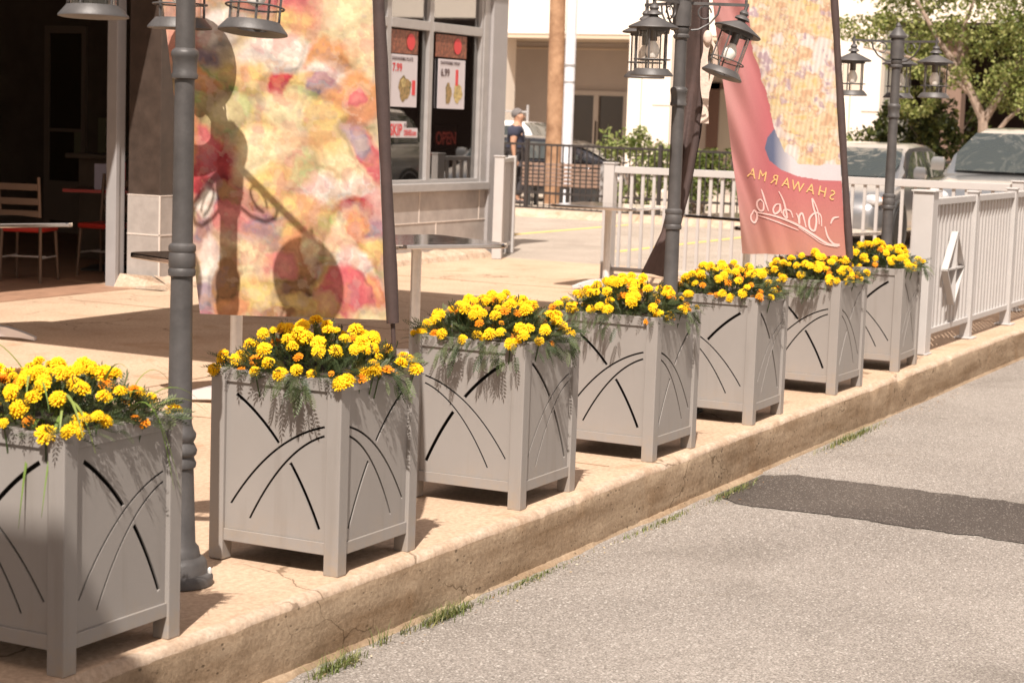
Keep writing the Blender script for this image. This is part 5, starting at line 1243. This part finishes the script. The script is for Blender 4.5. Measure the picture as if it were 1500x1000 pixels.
make_car('parked_car', 'large pale silver car facing the camera at the right edge', (22.55,5.2,0), 0, M['silver2'], L=4.7, W=1.9, H=1.70, hood=1.12, belt=1.13, cab=(1.15,2.05,4.1,4.6), suv=True, group='cars parked behind the patio railing')
make_car('parked_car', 'dark blue hatchback parked sideways behind the iron fence', (34.3,14.75,.0), math.radians(98), M['darkpaint'], L=4.3, H=1.28, hood=.80, belt=.84, cab=(.35,1.35,3.0,4.15), group='cars on the far street')
make_car('parked_car', 'white car behind the walking man, left of the utility pole', (37.4,22.35,.0), math.radians(-91), M['whitepaint'], L=4.5, H=1.55, hood=.98, belt=.98, cab=(1.1,1.9,3.95,4.4), suv=True, group='cars on the far street')
for y, nm in ((-3.5,'dark'),):
    pass

# ================================================================ PERSON
def person():
    t = thing('person', 'grey haired man in a navy shirt walking to the right behind the iron fence', 'person', (31.93,16.12,.05), math.radians(-68))
    # local: +x = walking direction (picture right), y across
    J = {'pel':(0,0,.92),'waist':(.01,0,1.06),'chest':(.02,0,1.24),'neckb':(.03,0,1.42),'neck':(.04,0,1.475),'head':(.06,0,1.575),'top':(.055,0,1.655),
      'shL':(.02,.17,1.39),'elL':(-.03,.22,1.12),'wrL':(.06,.22,.88),'haL':(.10,.21,.80),'shR':(.02,-.17,1.39),'elR':(-.02,-.22,1.11),'wrR':(.02,-.23,.86),'haR':(.05,-.22,.78),
      'hiL':(0,.09,.88),'knL':(.14,.09,.48),'anL':(.06,.09,.08),'toL':(.22,.09,.03),'hiR':(0,-.09,.88),'knR':(-.02,-.09,.47),'anR':(-.16,-.09,.10),'toR':(-.02,-.09,.03)}
    Rr = {'pel':(.165,.16),'waist':(.16,.155),'chest':(.185,.17),'neckb':(.12,.11),'neck':(.068,.068),'head':(.118,.112),'top':(.105,.10),'shL':(.09,.09),'elL':(.056,.056),'wrL':(.032,.032),'haL':(.035,.02),'hiL':(.115,.115),'knL':(.075,.075),'anL':(.042,.042),'toL':(.04,.03)}
    E_ = [('pel','waist'),('waist','chest'),('chest','neckb'),('neckb','neck'),('neck','head'),('head','top'),('neckb','shL'),('shL','elL'),('elL','wrL'),('wrL','haL'),('neckb','shR'),('shR','elR'),('elR','wrR'),('wrR','haR'),('pel','hiL'),('hiL','knL'),('knL','anL'),('anL','toL'),('pel','hiR'),('hiR','knR'),('knR','anR'),('anR','toR')]
    def skinned(name, keys, edges, m, grow=0, over=None):
        me = bpy.data.meshes.new(name); ix = {k:i for i,k in enumerate(keys)}; pos = dict(J); pos.update(over or {})
        me.from_pydata([pos[k] for k in keys], [(ix[a],ix[b]) for a,b in edges], []); me.materials.append(m)
        o = bpy.data.objects.new(name, me); C.objects.link(o); o.parent = t
        o.modifiers.new('sk','SKIN'); ss = o.modifiers.new('ss','SUBSURF'); ss.levels = ss.render_levels = 2
        sv = me.skin_vertices[0].data
        for k in keys:
            r = Rr.get(k) or Rr.get(k[:-1]+'L') or (.05,.05); sv[ix[k]].radius = (r[0]+grow, r[1]+grow)
        sv[0].use_root = True; o.modifiers['sk'].use_smooth_shade = True
        return o
    keys = list(J); skinned('body', keys, E_, M['skin'])
    Rr.update({'slL':(.082,.082),'slR':(.082,.082),'hem':(.20,.19),'an2L':(.072,.072),'an2R':(.072,.072)})
    J.update({'slL':(-.02,.215,1.20),'slR':(-.01,-.215,1.19),'hem':(0,0,.90),'an2L':(.075,.09,.14),'an2R':(-.15,-.09,.15)})
    skinned('shirt', ['hem','waist','chest','neckb','shL','slL','shR','slR'], [('hem','waist'),('waist','chest'),('chest','neckb'),('neckb','shL'),('shL','slL'),('neckb','shR'),('shR','slR')], M['navy'], .022, {'neckb':(.03,0,1.415)})
    skinned('trousers', ['pel','hiL','knL','an2L','hiR','knR','an2R'], [('pel','hiL'),('hiL','knL'),('knL','an2L'),('pel','hiR'),('hiR','knR'),('knR','an2R')], M['trouser'], .013, {'pel':(0,0,.90)})
    h = MB().sphere((.024,0,1.640), .110, 16, 10, 1.0); h.v = [(x, y, max(z, 1.575+max(0,x+.01)*1.05)) for x,y,z in h.v]
    obj('hair', h, M['hair'], t)
    f = MB().add([(.155,-.014,1.585),(.155,.014,1.585),(.178,0,1.575),(.152,0,1.63)], [(0,1,2),(0,2,3),(1,3,2),(0,3,1)]); obj('nose', f, M['skin'], t)
    e = MB().sphere((.148,.032,1.622),.011,8,6).sphere((.148,-.032,1.622),.011,8,6).box(.146,-.025,1.552,.156,.025,1.558); obj('face_features', e, M['shoe'], t)
    er = MB().sphere((.05,.088,1.60),.022,8,6,1.4).sphere((.05,-.088,1.60),.022,8,6,1.4); obj('ears', er, M['skin'], t)
    for s, w_, an in ((1,'L',(.10,.21,.78)),(-1,'R',(.05,-.22,.76))):
        fm = MB()
        for k in range(4): y = an[1]+(k-1.5)*0.0; x = an[0]-.027+k*.018; fm.tube([(x,y,an[2]),(x+.008,y-.004*s,an[2]-.035),(x+.004,y-.014*s,an[2]-.06-.006*(1.5-abs(k-1.5)))], [.009,.008,.006], 6)
        fm.tube([(an[0]+.03,an[1],an[2]+.02),(an[0]+.052,an[1]-.005*s,an[2]-.005),(an[0]+.05,an[1]-.01*s,an[2]-.03)], [.010,.009,.007], 6)
        obj('fingers', fm, M['skin'], t)
    for an, to in (('anL','toL'),('anR','toR')):
        obj('shoe', MB().tube([Vector(J[an])-Vector((.06,0,.045)), Vector(J[an])+Vector((.05,0,-.04)), Vector(J[to])], [.045,.05,.04], 10), M['shoe'], t)
    return t
person()

# ================================================================ CAMERA, LIGHT
cam = bpy.data.cameras.new('camera'); co = bpy.data.objects.new('camera', cam); C.objects.link(co); SC.camera = co
R = Vector((.45214097,-.89129113,.03418576)); U = Vector((.08694039,.08218364,.99281782)); Fw = Vector((.88769922,.44592149,-.11464779))
mw = Matrix((( R.x,U.x,-Fw.x,0),(R.y,U.y,-Fw.y,0),(R.z,U.z,-Fw.z,1.63338),(0,0,0,1))); co.matrix_world = mw
cam.sensor_width = 36; cam.lens = 68.289; cam.clip_end = 600; cam.clip_start = .05
cam.dof.use_dof = True; cam.dof.focus_distance = 8.6; cam.dof.aperture_fstop = 5.6
az, el = math.radians(20), math.radians(54)
Lv = Vector((math.cos(az)*math.cos(el), math.sin(az)*math.cos(el), -math.sin(el)))
sl = bpy.data.lights.new('sun', 'SUN'); so = bpy.data.objects.new('sun', sl); C.objects.link(so)
sl.energy = 4.8; sl.angle = math.radians(.53); sl.color = (1.0,.93,.85)
so.rotation_mode = 'QUATERNION'; so.rotation_quaternion = Lv.to_track_quat('-Z','Y')
w = bpy.data.worlds.new('World'); SC.world = w; w.use_nodes = True; nt = w.node_tree; bg = nt.nodes['Background']
sky = nt.nodes.new('ShaderNodeTexSky'); sky.sky_type = 'NISHITA'; sky.sun_disc = False; sky.sun_elevation = el
sky.sun_rotation = math.atan2(-Lv.x, -Lv.y); sky.dust_density = 3.5; sky.air_density = 1.0; sky.ozone_density = .6
mx = nt.nodes.new('ShaderNodeMix'); mx.data_type = 'RGBA'; mx.blend_type = 'MULTIPLY'; mx.inputs[0].default_value = 1; mx.inputs[7].default_value = (1.12,.95,.80,1)
tcw = nt.nodes.new('ShaderNodeTexCoord'); cn_ = nt.nodes.new('ShaderNodeTexNoise'); cn_.inputs['Scale'].default_value = 3.2; cn_.inputs['Detail'].default_value = 7; cn_.inputs['Distortion'].default_value = .8
nt.links.new(tcw.outputs['Generated'], cn_.inputs['Vector']); cr_ = nt.nodes.new('ShaderNodeMapRange'); cr_.inputs['From Min'].default_value = .50; cr_.inputs['From Max'].default_value = .66; cr_.inputs['To Max'].default_value = .85; nt.links.new(cn_.outputs['Fac'], cr_.inputs['Value'])
cm_ = nt.nodes.new('ShaderNodeMix'); cm_.data_type = 'RGBA'; nt.links.new(cr_.outputs[0], cm_.inputs[0]); nt.links.new(sky.outputs[0], cm_.inputs[6]); cm_.inputs[7].default_value = (11,11,11,1)
nt.links.new(cm_.outputs[2], mx.inputs[6]); nt.links.new(mx.outputs[2], bg.inputs['Color']); bg.inputs['Strength'].default_value = .078
vs_ = SC.view_settings; vs_.view_transform = 'Standard'; vs_.look = 'None'; vs_.exposure = .72; vs_.gamma = 1
SC.cycles.max_bounces = 8; SC.cycles.transparent_max_bounces = 24
